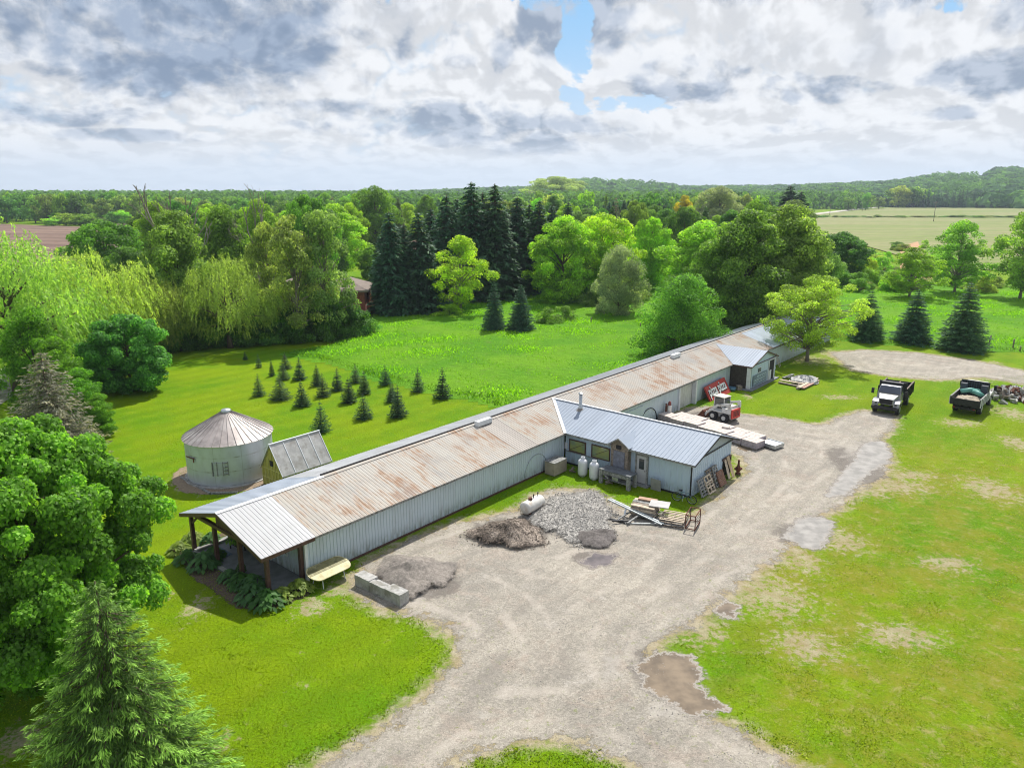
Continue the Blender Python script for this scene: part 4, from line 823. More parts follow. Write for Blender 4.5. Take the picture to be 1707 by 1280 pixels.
def hz_el(az):     # elevation angle of the land's skyline above the level horizon
    pts=[(-60,-.45),(-30,-.45),(-10,-.42),(-4,-.2),(2,.0),(5,.55),(10,.5),(12.5,.0),(20,.05),(26,.3),(28,.55),(29.5,.85),(32,1.0),(36,1.15),(60,1.1)]
    for (a,b),(c,d) in zip(pts,pts[1:]):
        if az<=c: return b+(d-b)*max(0,(az-a)/(c-a))
    return 1.5
def hill_z(P):
    X,Y=P[:,0],P[:,1]; az=np.degrees(np.arctan2(X,Y)); d=np.hypot(X,Y); el=np.array([hz_el(a) for a in az]); q=np.clip((d-900)/1500,0,1); q=q*q*(3-2*q); q=q*np.where(d>2400,np.clip(1-(d-2400)/2500,-1,1),1)
    return np.maximum(-3+(CH+2400*np.tan(np.radians(el)))*q,-3)+0
hx=np.arange(-3600,4000,60); hy=np.arange(800,4400,60)
grid_obj('hills',hx,hy,{},material('hill_ground',m_field,a=(.13,.22,.06),b=(.17,.27,.07),c=(.12,.20,.06),fr=.02),zf=hill_z)
def hzf(x,y): return float(max(hill_z(np.array([[x,y]]))[0],0))
merged_forest('forest',[(330,-60,660,352,363,14,19,15,130,None),(420,-80,700,339,350,15,20,20,90,None),(600,-80,1000,329,338,15,20,30,60,hzf),(300,640,1340,352,368,14,19,15,120,None),(340,900,1420,338,350,15,20,20,90,hzf),(420,880,1560,330,337,14,19,28,60,hzf),(260,1300,1720,333,341,13,19,24,80,hzf)],5)
def ridge_forest():
    r=np.random.default_rng(8); VV=[];TT=[]
    for i in range(5200):
        az=math.radians(r.uniform(-38,38)); d=r.uniform(1050,2700); x,y=d*math.sin(az),d*math.cos(az); ad=math.degrees(az)
        if (28.8<ad<32. and d>1250 and r.random()<.98) or (4<ad<11 and d>1700 and r.random()<.97): continue
        zg=hill_z(np.array([[x,y]]))[0]; h=r.uniform(9,19); wd=r.uniform(18,38); nl=70; q=rdir(r,nl); q[:,2]=np.abs(q[:,2]); P=np.array([x,y,zg+h*.3])+q*np.array([wd/2,wd/2,h*.65]); l=wd*.3*r.uniform(.7,1.3,nl)
        VV.append(quads(P,nrm(q+rdir(r,nl)*.5),rdir(r,nl),l,l*.8)); TT.append(r.uniform(.85,1.15,nl)*r.uniform(.5,1.5))
    V=np.concatenate(VV); me=fast_mesh('hill_forest',V.reshape(-1,3),len(V),np.concatenate(TT),M_farleaf); o=link('hill_forest',me); o['kind']='stuff'; o['label']='wooded ridge along the horizon'; o.color=(.07,.15,.058,1)
ridge_forest()

# ---------------------------------------------------------------- grain bin and greenhouse
def Tr(x,y,z): return Matrix.Translation((x,y,z))
bn=empty('grain_bin',BINC,0,'round corrugated grey-white grain bin with a conical ribbed metal roof','grain bin')
BR=wid(387,795,137)/2; BH=3.05; m=MB(); pr=[]
nz=46
for i in range(nz*2+1): pr.append((BR+(.018 if i%2 else 0),.02+BH*i/(nz*2)))
m.lathe(pr,72)
def m_bin(k):
    p=k.obj(); x,y,z=k.sep(p); a=k.m('ARCTAN2',y,x)
    c=k.mix(k.ramp(k.noise(k.xyz(k.m('MULTIPLY',a,3.),k.m('MULTIPLY',z,.5),0.),1.5,6,.65),.4,.75,0,.6),(.50,.54,.60),(.36,.385,.41))
    band=k.m('ABSOLUTE',k.m('SUBTRACT',k.m('FRACT',k.m('DIVIDE',k.m('ADD',z,.4),1.02)),.5)); seam=k.ramp(band,.07,.0); n=k.noise(k.xyz(k.m('MULTIPLY',a,4.),z,0.),1.,4,.6)
    c=k.mix(k.m('MULTIPLY',seam,k.ramp(n,.45,.65,.1,.75)),c,(.19,.18,.14))
    va=k.m('ABSOLUTE',k.m('SUBTRACT',k.m('FRACT',k.m('DIVIDE',a,PI/5)),.5)); c=k.mix(k.m('MULTIPLY',k.ramp(va,.015,.0),.5),c,(.2,.2,.18))
    return princ(k,c,.42,.35)
m.build('wall',material('bin_corrugated',m_bin),bn,True)
m=MB(); n=36; vs=[];fs=[]; RZb=1.62; RO=BR+.16
for j in range(n):
    a0,a1,a2=[2*PI*(j+f)/n for f in (0,.07,.14)]
    for a,o in ((a0,0),(a1,.055),(a2,0)):
        vs+=[(RO*math.cos(a),RO*math.sin(a),BH-.03+o),(.32*math.cos(a),.32*math.sin(a),BH+RZb+o*.7)]
k_=len(vs)//2
for j in range(k_): q=(j+1)%k_; fs.append((2*j,2*q,2*q+1,2*j+1))
m.add(vs,fs); m.build('roof',plain('bin_roof_metal',(.30,.265,.25),.5,.3,.3,1.2,.4,0,(.40,.37,.35),.8),bn)
m=MB(); m.lathe([(.36,BH+RZb-.02),(.36,BH+RZb+.1),(.3,BH+RZb+.16),(0,BH+RZb+.2)],20); m.build('cap',M_steel,bn,True)
def onwall(m,a,w_,z0,z1,t=.03,th=.02): 
    M=Matrix.Rotation(a,4,'Z')@Tr(BR+.02,0,0); m.bx(0,th+.02,-w_/2,w_/2,z0,z1,M)
A0=-PI/2+.12
m=MB(); onwall(m,A0,.75,.95,1.85); h_=m.build('hatch',plain('hatch_metal',(.38,.41,.45),.5,.3,.15,3),bn)
m=MB(); [onwall(m,A0+d,.05,.9,1.9,th=.05) for d in (-.16,-.05,.08,.19)]; [onwall(m,A0+.13,.3,z,z+.04,th=.06) for z in (1.0,1.25,1.5,1.8)]; m.build('hatch_bars',plain('grey_bars',(.2,.2,.2),.6,.2),h_)
m=MB(); M_=Matrix.Rotation(A0-.75,4,'Z')@Tr(BR+.05,0,0); m.bx(0,.05,-.55,.45,2.0,2.06,M_); m.bx(0,.05,.3,.36,1.75,2.1,M_); m.build('side_bracket',M_rusty,bn)
m=MB(); m.lathe([(BR+.25,0),(BR+.25,.07),(BR,.07)],48); m.build('base_ring',M_conc,bn)
b=empty('oil_drum',G(365,810),0,'rusty dark red oil drum in front of the grain bin','drum')
m=MB(); m.lathe([(0,0),(.3,0),(.3,.28),(.315,.3),(.3,.32),(.3,.56),(.315,.58),(.3,.6),(.3,.86),(.31,.88),(.29,.88),(.28,.84),(0,.84)],20); m.build('shell',plain('drum_rust',(.09,.03,.03),.7,.1,.35,5,.3,0,(.16,.07,.04),3),b,True)
for i,(x0,y0,x1,y1,lb) in enumerate(((302,795,350,822,'long weathered plank lying at the foot of the grain bin'),(352,822,396,820,'short grey plank crossing in front of the rusty drum'))):
    a,c=G(x0,y0,.08),G(x1,y1,.08); m=MB(); m.beam(a,c,.14,.1); o=m.build('plank',M_greywood); tag(o,lb,'plank')
# greenhouse: base rectangle from the survey, steep glazed roof, yellow end wall
g0=G(440,806); gl=B(0,0); yv=(B(0,1)-B(0,0)).normalized(); xv=(B(1,0)-B(0,0)).normalized()
gh=empty('greenhouse',g0,BA,'small steep-roofed greenhouse with a yellow end wall beside the grain bin','greenhouse')
GW,GL,GE,GP=2.5,3.9,1.35,3.15
m=MB(); t=.05
m.add([(0,0,0),(GW,0,0),(GW,0,GE),(GW/2,0,GP),(0,0,GE),(0,t,0),(GW,t,0),(GW,t,GE),(GW/2,t,GP),(0,t,GE)],[(0,1,2,3,4),(9,8,7,6,5),(0,5,6,1)]); m.build('end_wall',M_yel,gh)
m=MB(); m.bx(0,.05,t,GL,0,GE); m.build('side_wall',M_yel,gh); m=MB(); m.bx(GW-.05,GW,t,GL,0,GE); m.build('side_wall',M_yel,gh)
m=MB(); m.add([(0,GL,0),(GW,GL,0),(GW,GL,GE),(GW/2,GL,GP),(0,GL,GE)],[(4,3,2,1,0)]); m.build('end_wall',M_yel,gh)
m=MB()
for x in (.02,.42,.83,1.25,1.66,2.07,2.44):
    zt=GE+(GP-GE)*(1-abs(x-GW/2)/(GW/2)); m.bx(x-.03,x+.03,-.04,-.003,0,zt-.02)
m.bx(0,GW,-.035,-.002,.62,.68); m.bx(0,GW,-.035,-.002,GE-.04,GE+.02); m.build('wall_battens',plain('yellow_batten',(.46,.42,.14),.7,0,.2,4),gh)
m=MB(); m.bx(1.05,1.4,-.05,-.004,1.62,2.02); m.build('vent_opening',M_dark,gh)
sl_=(GP-GE)/(GW/2)
for s in (-1,1):
    e=GW/2+s*(GW/2+.14); ze=GE-.14*sl_; m=MB(); m.add([(e,-.12,ze),(GW/2,-.12,GP),(GW/2,GL+.1,GP),(e,GL+.1,ze),(e,-.12,ze+.04),(GW/2,-.12,GP+.04),(GW/2,GL+.1,GP+.04),(e,GL+.1,ze+.04)],[(3,2,1,0),(4,5,6,7),(0,1,5,4),(2,3,7,6),(0,4,7,3)]); rp_=m.build('glazed_roof',M_poly,gh)
    m=MB(); [m.beam((e,y,ze+.06),(GW/2,y,GP+.06),.05,.03) for y in (-.1,.95,2.,3.05,GL+.06)]; m.build('glazing_bars',M_trim,rp_)
m=MB(); m.bx(GW/2-.06,GW/2+.06,-.14,GL+.12,GP+.03,GP+.09); m.build('ridge_board',M_trim,gh)

# ---------------------------------------------------------------- hostas, porch things
def hosta(seed,n=170):
    r=np.random.default_rng(seed); a=r.uniform(0,2*PI,n); q=r.random(n)**.7; P=np.stack([np.cos(a)*q*.8,np.sin(a)*q*.8,.15+.6*(1-q**1.6)*r.uniform(.7,1.15,n)],1)
    d=np.stack([np.cos(a),np.sin(a),-.2-q*.8],1); n_=np.stack([np.cos(a)*(.25+.6*q),np.sin(a)*(.25+.6*q),np.ones(n)],1)+rdir(r,n)*.35
    l=.36*r.uniform(.7,1.2,n); return fast_mesh('leaves',quads(P,nrm(n_),d,l,l*.62).reshape(-1,3),n,r.uniform(.75,1.3,n),M_leaf)
HM=[hosta(i) for i in range(3)]
HL=[(300,920,'at the outer left corner post'),(313,936,'in front of the left porch post'),(341,945,'left of the open slab edge'),(322,905,'behind the left corner post'),(352,905,'beside the porch behind the posts'),(400,975,'at the dark slab edge, centre of the porch front'),(424,997,'left of the right corner post'),(446,1010,'right in front of the right corner post'),(470,998,'between the corner post and the variegated one'),(500,985,'variegated, at the barn wall corner'),(420,980,'between slab and corner post'),(357,930,'by the middle post'),(383,965,'small, beside the slab edge')]
for i,(x,y,l) in enumerate(HL):
    o=link('leaves',HM[i%3]); o.name='hosta_plant'; o.location=G(x,y); s=rt.uniform(.85,1.15)*(.7 if 'small' in l else 1); o.scale=(s,s,s*.95); o.rotation_euler=(0,0,rt.uniform(0,6)); o.color=((.19,.26,.05,1) if i in(0,3,8,9) else (.06,.15,.035,1) if i%2 else (.075,.17,.06,1)); tag(o,'leafy hosta '+l,'hosta','hostas planted round the porch')
hb=empty('hanging_basket',B(-4.1,-1.6,1.55),0,'fern in a hanging basket under the porch roof','plant')
me=HM[1].copy(); o=link('fern',me,hb); o.scale=(.65,.65,.75); o.color=(.10,.20,.03,1); m=MB(); m.lathe([(.05,0),(.2,.12),(.24,.28),(.2,.28)],12); m.tube([(0,0,.25),(0,0,1.5)],.01,4); m.build('basket',M_brown,hb)
pt=empty('plant_pot',B(-3.1,-2.0,.1),0,'dark pot with leafy plant at the porch slab edge','plant'); m=MB(); m.lathe([(0,0),(.16,0),(.22,.32),(.18,.32),(0,.28)],14); m.build('pot',M_dark,pt); o=link('foliage',HM[2],pt); o.scale=(.38,.38,.7); o.location=(0,0,.2); o.color=(.05,.1,.03,1)
mt=MB(); mt.bx(-.7,.7,-.4,.4,0,.03); o=mt.build('outdoor_mat',plain('blue_grey_mat',(.10,.15,.20),.8),None,bevel=.01); o.location=B(-6.3,-1.5,.105); o.rotation_euler=(0,0,BA); tag(o,'blue-grey mat on the porch slab by the left post','mat')
gp_=empty('gas_grill',B(-5.9,-.6,.1),BA,'dark covered grill against the end wall of the barn under the porch','grill'); m=MB(); m.bx(-.5,.5,-.28,.28,.35,.85); m.build('body',M_blk,gp_,bevel=.04); m=MB(); m.lathe([(.3,-.5),(.3,.5)],14,M=Tr(0,0,.86)@Matrix.Rotation(PI/2,4,'Y')@Matrix.Diagonal((1,.9,1,1))); m.build('lid',M_blk,gp_)
for x in (-.42,.42):
    for y in (-.2,.2): m=MB(); m.bx(x-.03,x+.03,y-.03,y+.03,0,.35); m.build('leg',M_blk,gp_)

# ---------------------------------------------------------------- yard things
# tilted oval-ended table by the wall
tb=empty('folding_table',G(549,968),BA,'oval-ended yellowed table with white legs beside the barn wall, tilted','table',None,(1.15,.88,1))
m=MB(); n=14; pts=[]
for a in np.linspace(-PI/2,PI/2,n): pts.append((.55*math.sin(a),.9+.55*math.cos(a)*.9))
for a in np.linspace(PI/2,3*PI/2,n): pts.append((.55*math.sin(a),-.9+.55*math.cos(a)*.9))
k_=len(pts); TM=Tr(0,0,.72)@Matrix.Rotation(.22,4,'Y'); m.add([TM@Vector((x,y,z)) for z in (0,.05) for x,y in pts],[tuple(range(k_))[::-1],tuple(range(k_,2*k_))]+[(i,(i+1)%k_,k_+(i+1)%k_,k_+i) for i in range(k_)]); top=m.build('table_top',M_cream,tb)
m=MB(); q=[TM@Vector((x,y,.053)) for x,y in ((-.53,-.95),(-.3,-1.25),(.08,-1.37),(.08,1.37),(-.3,1.25),(-.53,.95))]; m.add(q,[(0,1,2,3,4,5)]); m.build('weathered_half',plain('mottled_table_half',(.17,.155,.06),.5,0,.35,2.5,.4,0,(.33,.31,.17),3),top)
for y in (-.75,.75):
    for x in (-.3,.3): m=MB(); m.tube([(x,y,.68),(x*1.3,y*1.05,.0)],.028,6); m.build('leg',M_trim,tb)
# concrete blocks
c0,c1=G(592,975),G(668,1012); d=(c1-c0); L=d.length; an=math.atan2(d.y,d.x)
for i,l in enumerate(('left end block of the row of three concrete blocks','middle block of the row of three concrete blocks, rubble on top','right end block of the row of three concrete blocks')):
    m=MB(); r_=random.Random(i); l0=L/3*i; l1=L/3*(i+1)-.03; hh=(.62,.6,.64)[i]
    nx_=8; vs=[]; 
    bm=bmesh.new(); bmesh.ops.create_cube(bm,size=1); bmesh.ops.subdivide_edges(bm,edges=bm.edges[:],cuts=6,use_grid_fill=True)
    for v in bm.verts:
        v.co.x=(v.co.x+.5)*(l1-l0)+l0; v.co.y=v.co.y*.62+.3; v.co.z=(v.co.z+.5)*hh; v.co+=Vector((r_.gauss(0,.007),r_.gauss(0,.007),r_.gauss(0,.007)))
        if v.co.z>hh-.1 and i==1 and v.co.y>.35: v.co.z-=.12
    me=bpy.data.meshes.new('b'); bm.to_mesh(me); bm.free(); me.materials.append(M_conc); o=link('concrete_block',me); o.location=c0; o.rotation_euler=(0,0,an); tag(o,l,'concrete block','concrete blocks edging the gravel yard')
# gravel and soil piles
def fnoise(x,y,s=0):
    v=0
    for i,(f,a) in enumerate(((.9,1),(2.1,.5),(4.7,.28),(9.3,.15))): v+=a*np.sin(x*f+s+i*1.7+1.3*np.sin(y*f*.8+s*2))*np.cos(y*f*1.1+i*2.3+s+np.sin(x*f*.7))
    return v
def m_pile(k,a,b,sc=3.,vs=16.,con=.5):
    p=k.obj(); v=k.n.new('ShaderNodeTexVoronoi'); k.set(v.inputs['Vector'],p); v.inputs['Scale'].default_value=vs
    g=k.mix(k.ramp(k.noise(p,.9,5,.65),.38,.62),a,b); g=k.vm('SCALE',g,k.m('ADD',1-con*.7,k.m('MULTIPLY',k.sep(v.outputs['Color'])[0],con*1.5))); g=k.vm('SCALE',g,k.ramp(k.noise(p,7,4,.7),.2,.8,.7,1.3))
    sh=princ(k,g,.9,0,k.bump(k.m('SUBTRACT',1.,v.outputs['Distance']),.9,.05),.2)
    e=k.attr('edge'); a=k.ramp(k.m('ADD',e,k.m('MULTIPLY',k.m('SUBTRACT',k.noise(p,1.6,7,.75),.5),.75)),.16,.34)
    tr=k.n.new('ShaderNodeBsdfTransparent'); m=k.n.new('ShaderNodeMixShader'); k.l.new(a,m.inputs[0]); k.l.new(tr.outputs[0],m.inputs[1]); k.l.new(sh,m.inputs[2]); return m.outputs[0]
M_stone={'soil_pile':plain('soil_clods',(.20,.165,.13),.9,0,.4,2),'stone_pile':plain('broken_stone',(.34,.325,.30),.85,0,.4,1.5)}
def pile(name,label,px,by,hw,hd,h,mat,seed,rocks=0,rocksz=.06):
    c=G(px,by); N_=90; t=np.linspace(-1.15,1.15,N_); X,Y=np.meshgrid(t,t); rr=np.hypot(X,Y); rr2=rr*(1+.14*np.sin(3*np.arctan2(Y,X)+seed)+.07*np.sin(7*np.arctan2(Y,X)+2*seed))
    Z=h*np.clip(1-rr2,0,None)**.85*(1+.35*fnoise(X*hw*.8,Y*hd*.8,seed)) + .05*fnoise(X*hw*2,Y*hd*2,seed+3)*np.clip(1.05-rr2,0,.5); Z=Z-.05*(rr2>1); 
    V=np.stack([X.ravel()*hw,Y.ravel()*hd,Z.ravel()],1); idx=np.arange(N_*N_).reshape(N_,N_); q=np.stack([idx[:-1,:-1],idx[:-1,1:],idx[1:,1:],idx[1:,:-1]],-1).reshape(-1,4); q=q[(V[q][:,:,2]>-.04).any(1)]
    me=bpy.data.meshes.new(name); me.from_pydata(V.tolist(),[],q.tolist()); me.materials.append(mat); me.polygons.foreach_set('use_smooth',[True]*len(q)); at=me.attributes.new('edge','FLOAT','POINT'); at.data.foreach_set('value',np.clip(1.08-rr2.ravel(),0,1).astype(np.float32))
    o=link(name,me); o.location=c; tag(o,label,'gravel pile')
    if rocks:
        r=np.random.default_rng(seed); ii=r.choice(N_*N_,rocks*3); ii=ii[(V[ii,2]>.02)&(r.random(len(ii))<np.clip(1.15-rr2.ravel()[ii],0,1)*1.5)][:rocks]; base=np.array([(1,0,0),(-.5,.87,0),(-.5,-.87,0),(0,0,1.)]); VV=[];FF=[]
        for j,i in enumerate(ii): s=rocksz*r.uniform(.4,1.5); Rm=np.linalg.qr(r.normal(size=(3,3)))[0]; VV.append(base@Rm*s+V[i]+r.normal(size=3)*[.05,.05,0]); FF+=[(4*j,4*j+1,4*j+2),(4*j,4*j+1,4*j+3),(4*j+1,4*j+2,4*j+3),(4*j+2,4*j,4*j+3)]
        m2=bpy.data.meshes.new('stones'); m2.from_pydata(np.concatenate(VV).tolist(),[],FF); m2.materials.append(M_stone[name]); so_=link('loose_stones',m2,o); so_['kind']='stuff'
    return o
pile('soil_pile','dark brown soil and gravel pile left of the white tank',848,892,2.5,2.1,.8,material('dark_soil_pile',m_pile,a=(.10,.08,.065),b=(.27,.225,.185),con=.6),1,1500,.045)
pile('stone_pile','spread of pale broken stone between the white tank and the timber heap',955,860,3.2,4.2,.55,material('pale_stone',m_pile,a=(.31,.295,.27),b=(.22,.21,.195),vs=14.,con=.7),2,2600,.05)
pile('fine_gravel_pile','small smooth dark grey gravel mound in front of the pale stone',990,898,1.6,1.4,.6,material('dark_fine_gravel',m_pile,a=(.15,.135,.125),b=(.19,.17,.16),vs=40.,con=.3),3)
pile('sand_pile','grey-brown sand heap behind the concrete blocks',688,960,2.5,2.5,.8,material('grey_sand',m_pile,a=(.25,.225,.20),b=(.36,.32,.28),vs=50.,con=.3),4)
# horizontal white propane tank
a,c=G(872,862),G(903,845); dv=(c-a); L=1.95; an=math.atan2(dv.y,dv.x); tk=empty('propane_tank',(a+c)/2,an,'horizontal cream-white propane tank lying on the grass beside the soil pile','tank')
m=MB(); r0=.42; pr=[(0,-L/2)]+[(r0*math.sin(t),-L/2+.22-.22*math.cos(t)) for t in np.linspace(.3,PI/2,6)]+[(r0,L/2-.22)]+[(r0*math.cos(t),L/2-.22+.22*math.sin(t)) for t in np.linspace(.25,PI/2-.2,5)]+[(0,L/2)]
m.lathe(pr,26,M=Tr(0,0,r0+.12)@Matrix.Rotation(PI/2,4,'Y')); m.build('shell',M_oldtank,tk,True)
m=MB(); m.lathe([(.13,.0),(.13,.14),(0,.16)],14,(-.25,0,2*r0+.1)); m.build('valve_cap',M_rusty,tk)
for x in (.1,.55): m=MB(); m.lathe([(.03,0),(.03,.22),(.05,.22),(.05,.28),(0,.28)],8,(x,0,2*r0+.08)); m.build('valve',M_blk,tk)
for x in (-.6,.6): m=MB(); m.bx(x-.05,x+.05,-.3,.3,0,.2); m.build('foot',M_rusty,tk)
# two upright cylinders
for px,py,l in ((971,793,'left of two upright white propane cylinders under the windows'),(990,799,'right of two upright white propane cylinders under the windows')):
    o=empty('propane_cylinder',G(px,py),0,l,'gas cylinder','upright propane cylinders'); m=MB(); m.lathe([(0,.06),(.28,.08),(.34,.16),(.35,.3),(.35,1.05),(.33,1.18),(.22,1.28),(0,1.31)],24); m.build('shell',M_tank,o,True); m=MB(); m.lathe([(.15,1.26),(.16,1.46),(.14,1.46),(.13,1.28)],14); m.build('collar',M_tank,o,True); m=MB(); m.lathe([(.2,0),(.2,.1),(.19,.1),(.19,0)],14); m.build('foot_ring',M_tank,o)
# beige box in the corner
o=empty('air_unit_box',G(923,796),BA,'beige slatted metal box in the corner of barn and workshop wing','box'); o.location=B(.75,20.9); m=MB(); m.bx(-.45,.45,-.75,.75,.05,1.0); m.build('casing',M_ply,o,bevel=.03); m=MB(); m.bx(-.47,.47,-.77,.77,1.0,1.04); m.build('lid',M_greywood,o)
m=MB(); [m.bx(.451,.47,-.7,.7,.12+.1*i,.17+.1*i) for i in range(8)]; m.build('slats',M_ply,o)
m=MB(); m.tube([(.04,18.2+1.3*(1-math.cos(t))*1.0,.25+1.4*math.sin(t)) for t in np.linspace(0,PI,16)],.025,6); o=m.build('hose',plain('pale_hose',(.3,.34,.36),.5)); o.matrix_world=BM.copy(); o.location=BO; tag(o,'pale hose arching up the barn wall above the beige box','hose')
m=MB(); m.tube([(.06,34.0+3.*(1-math.cos(t))*.5+0,-.3+1.75*math.sin(t)**.8) for t in np.linspace(0.02,PI-.02,20)],.035,6); o=m.build('hose',M_blk); o.location=BO; o.rotation_euler=(0,0,BA); tag(o,'black hose arched on the barn wall beyond the workshop wing','hose')
# old tall cylinder with red top at the wall
o=empty('gas_cylinder',G(1115,697),0,'tall narrow off-white cylinder with a rusty red top against the barn wall','gas cylinder'); m=MB(); m.lathe([(0,0),(.2,.02),(.2,1.1),(.12,1.25),(0,1.3)],16); m.build('shell',M_oldtank,o,True); m=MB(); m.lathe([(.14,1.2),(.15,1.45),(.08,1.6),(0,1.62)],12); m.build('valve_guard',plain('dull_red',(.22,.06,.05),.7),o,True); m=MB(); m.bx(-.36,-.2,-.1,.1,0,1.35); m.build('regulator_panel',M_rusty,o)
# heavy weathered workbench below the dormer
wb=empty('workbench',G(1030,808),BA,'heavy grey weathered timber workbench with thick legs in front of the wing','workbench')
m=MB(); [m.bx(-1.25,1.25,-.5+.2*i,-.31+.2*i,.98,1.06) for i in range(5)]; m.build('bench_top',plain('slate_boards',(.12,.13,.14),.7,0,.3,5),wb)
for x in (-1.15,1.1):
    for y in (-.42,.42): m=MB(); m.bx(x-.13,x+.13,y-.1,y+.1,0,.98+(.1 if x<0 and y<0 else 0)); m.build('leg',M_greywood,wb,bevel=.015)
for y in (-.42,.42): m=MB(); m.bx(-1.02,.97,y-.04,y+.04,.74,.96); m.build('apron',M_greywood,wb)
m=MB(); m.beam((-1.0,-.42,.75),(-.55,-.42,.45),.06,.1) ; m.bx(-1.1,1.1,-.3,.3,.28,.32); m.build('shelf',M_greywood,wb)
m=MB(); m.bx(-.3,.2,-.2,.2,0,.28); o=m.build('metal_tub',M_steel,None,bevel=.03); o.location=G(1028,808)+Vector((0,0,.33)); o.rotation_euler=(0,0,BA); tag(o,'pale metal tub on the low shelf under the workbench','tub')
o=MB().bx(-.38,.38,-.03,.03,0,.85,Matrix.Rotation(.12,4,'X')).build('leaning_panel',plain('grey_beige_panel',(.27,.27,.25),.7,0,.15,3)); o.location=B(8.0,22.72); o.rotation_euler=(0,0,BA); tag(o,'grey square panel leaning on the wing wall right of the white door','panel')
for i,(v,u) in enumerate(((1.6,21.8),(4.9,21.6))):
    m=MB(); r_=random.Random(i); 
    for k_ in range(6): a_=r_.uniform(0,3); m.beam((-.3*math.cos(a_),-.3*math.sin(a_),.05+.05*k_),(.3*math.cos(a_),.3*math.sin(a_),.06+.05*k_),.08,.04)
    o=m.build('scrap_wood',M_wood); o.location=B(v,u); tag(o,('small pile of scrap wood in the shade between beige box and cylinders','small pile of scrap wood in the shade under the dormer')[i],'scrap')
# bicycle leaning at the corner of the wing
bk=empty('bicycle',B(10.45,22.15),0,'old blue-grey bicycle leaning at the corner of the workshop wing','bicycle'); bk.rotation_euler=(R(12),0,BA+R(8))
def wheel(x,r=.33,n=26):
    m=MB(); m.tube([(x+r*math.cos(t),0,r+r*math.sin(t)) for t in np.linspace(0,2*PI,n+1)],.024,6,False); wh=m.build('wheel',M_rubber,bk)
    m=MB(); m.tube([(x+(r-.035)*math.cos(t),0,r+(r-.035)*math.sin(t)) for t in np.linspace(0,2*PI,n+1)],.012,5,False); m.build('rim',M_steel,wh)
    m=MB(); [m.tube([(x,0,r),(x+(r-.04)*math.cos(t),0,r+(r-.04)*math.sin(t))],.0025,3,False) for t in np.linspace(0,2*PI,19)[:-1]]; m.build('spokes',M_steel,wh)
wheel(-.52); wheel(.52)
m=MB(); P_=dict(bb=(-.08,0,.28),rh=(-.52,0,.33),st=(-.2,0,.78),hd=(.32,0,.82),hl=(.36,0,.66),fh=(.52,0,.33))
for a_,b_ in (('bb','st'),('st','hd'),('bb','hl'),('bb','rh'),('st','rh'),('hd','hl')): m.tube([P_[a_],P_[b_]],.018,6)
m.build('frame',M_bike,bk); m=MB(); m.tube([P_['hl'],P_['fh']],.015,6); m.build('fork',M_bike,bk)
m=MB(); m.tube([(.32,0,.82),(.3,0,.95)],.014,6); m.tube([(.18,-.26,.98),(.3,-.2,.97),(.3,.2,.97),(.18,.26,.98)],.013,6); m.build('handlebar',M_steel,bk)
m=MB(); m.bx(-.34,-.1,-.07,.07,.86,.92); m.build('saddle',M_blk,bk,bevel=.02); m=MB(); m.tube([(-.08,-.16,.15),(-.08,0,.28),(-.08,.16,.4)],.012,5); m.build('crank',M_steel,bk)
# pallets leaning on the gable wall
def pallet(w_,l_,nb,name='wooden_pallet',mats=(M_wood,M_wood),lab='',cat='pallet',grp=None,thk=.1):
    o=empty(name,(0,0,0),0,lab,cat,grp)
    m=MB()
    for i in range(nb): x=-w_/2+(w_-.1)*i/(nb-1); m.bx(x,x+.1,-l_/2,l_/2,thk,thk+.02)
    m.build('deck_boards',mats[0],o); m=MB(); [m.bx(-w_/2,w_/2,y-.04,y+.04,.02,thk) for y in (-l_/2+.05,0,l_/2-.05)]; m.build('stringers',mats[1],o)
    [MB().bx(x,x+.1,-l_/2,l_/2,0,.02).build('bottom_board',mats[1],o) for x in (-w_/2,-.05,w_/2-.1)]; return o
def lean(o,v,u,h,tilt,roll=0.):   # stand a flat thing on edge against the gable wall (which faces +v)
    o.matrix_world=BM@Tr(v,u,0)@Matrix.Rotation(tilt,4,'Y')@Matrix.Rotation(roll,4,'X')@Tr(-0,0,0)
    return o
for v,u,tl,w_,l_,nb,mt_,lb in ((11.15,24.0,-R(68),1.2,1.0,6,M_greywood,'grey pallet leaning on the gable wall nearest the bicycle'),(11.25,24.75,-R(64),1.25,1.0,4,M_palewood,'pale open lattice frame leaning in front of the first pallet'),(11.0,25.5,-R(70),1.4,.9,7,M_wood,'dark pallet leaning on the middle of the gable wall'),(11.1,26.1,-R(72),1.5,.7,6,M_greywood,'narrow tall pallet leaning on the gable wall'),(11.3,26.5,-R(66),1.05,.95,9,plain('reddish_boards',(.22,.12,.08),.8,0,.25,5),'reddish brown closely slatted pallet leaning in front of the others')):
    o=pallet(w_,l_,nb,lab=lb,mats=(mt_,mt_),grp='pallets leaning on the wing gable'); Mx=BM@Tr(v-.35,u,w_/2*math.sin(-tl)+.02)@Matrix.Rotation(-tl,4,'Y'); o.matrix_world=Mx
for i,(a_,b_,lb) in enumerate((((11.0,28.0,.0),(10.5,28.15,1.3),'pale board standing in the gable doorway'),((11.1,28.5,0),(10.52,28.5,1.45),'wide tan board leaning at the gable doorway'))):
    m=MB(); m.beam(a_,b_,.32+.1*i,.03,Vector((0,1,0)).cross(Vector(b_)-Vector(a_))); o=m.build('board',(M_palewood,M_tan)[i]); o.location=BO; o.rotation_euler=(0,0,BA); tag(o,lb,'board')
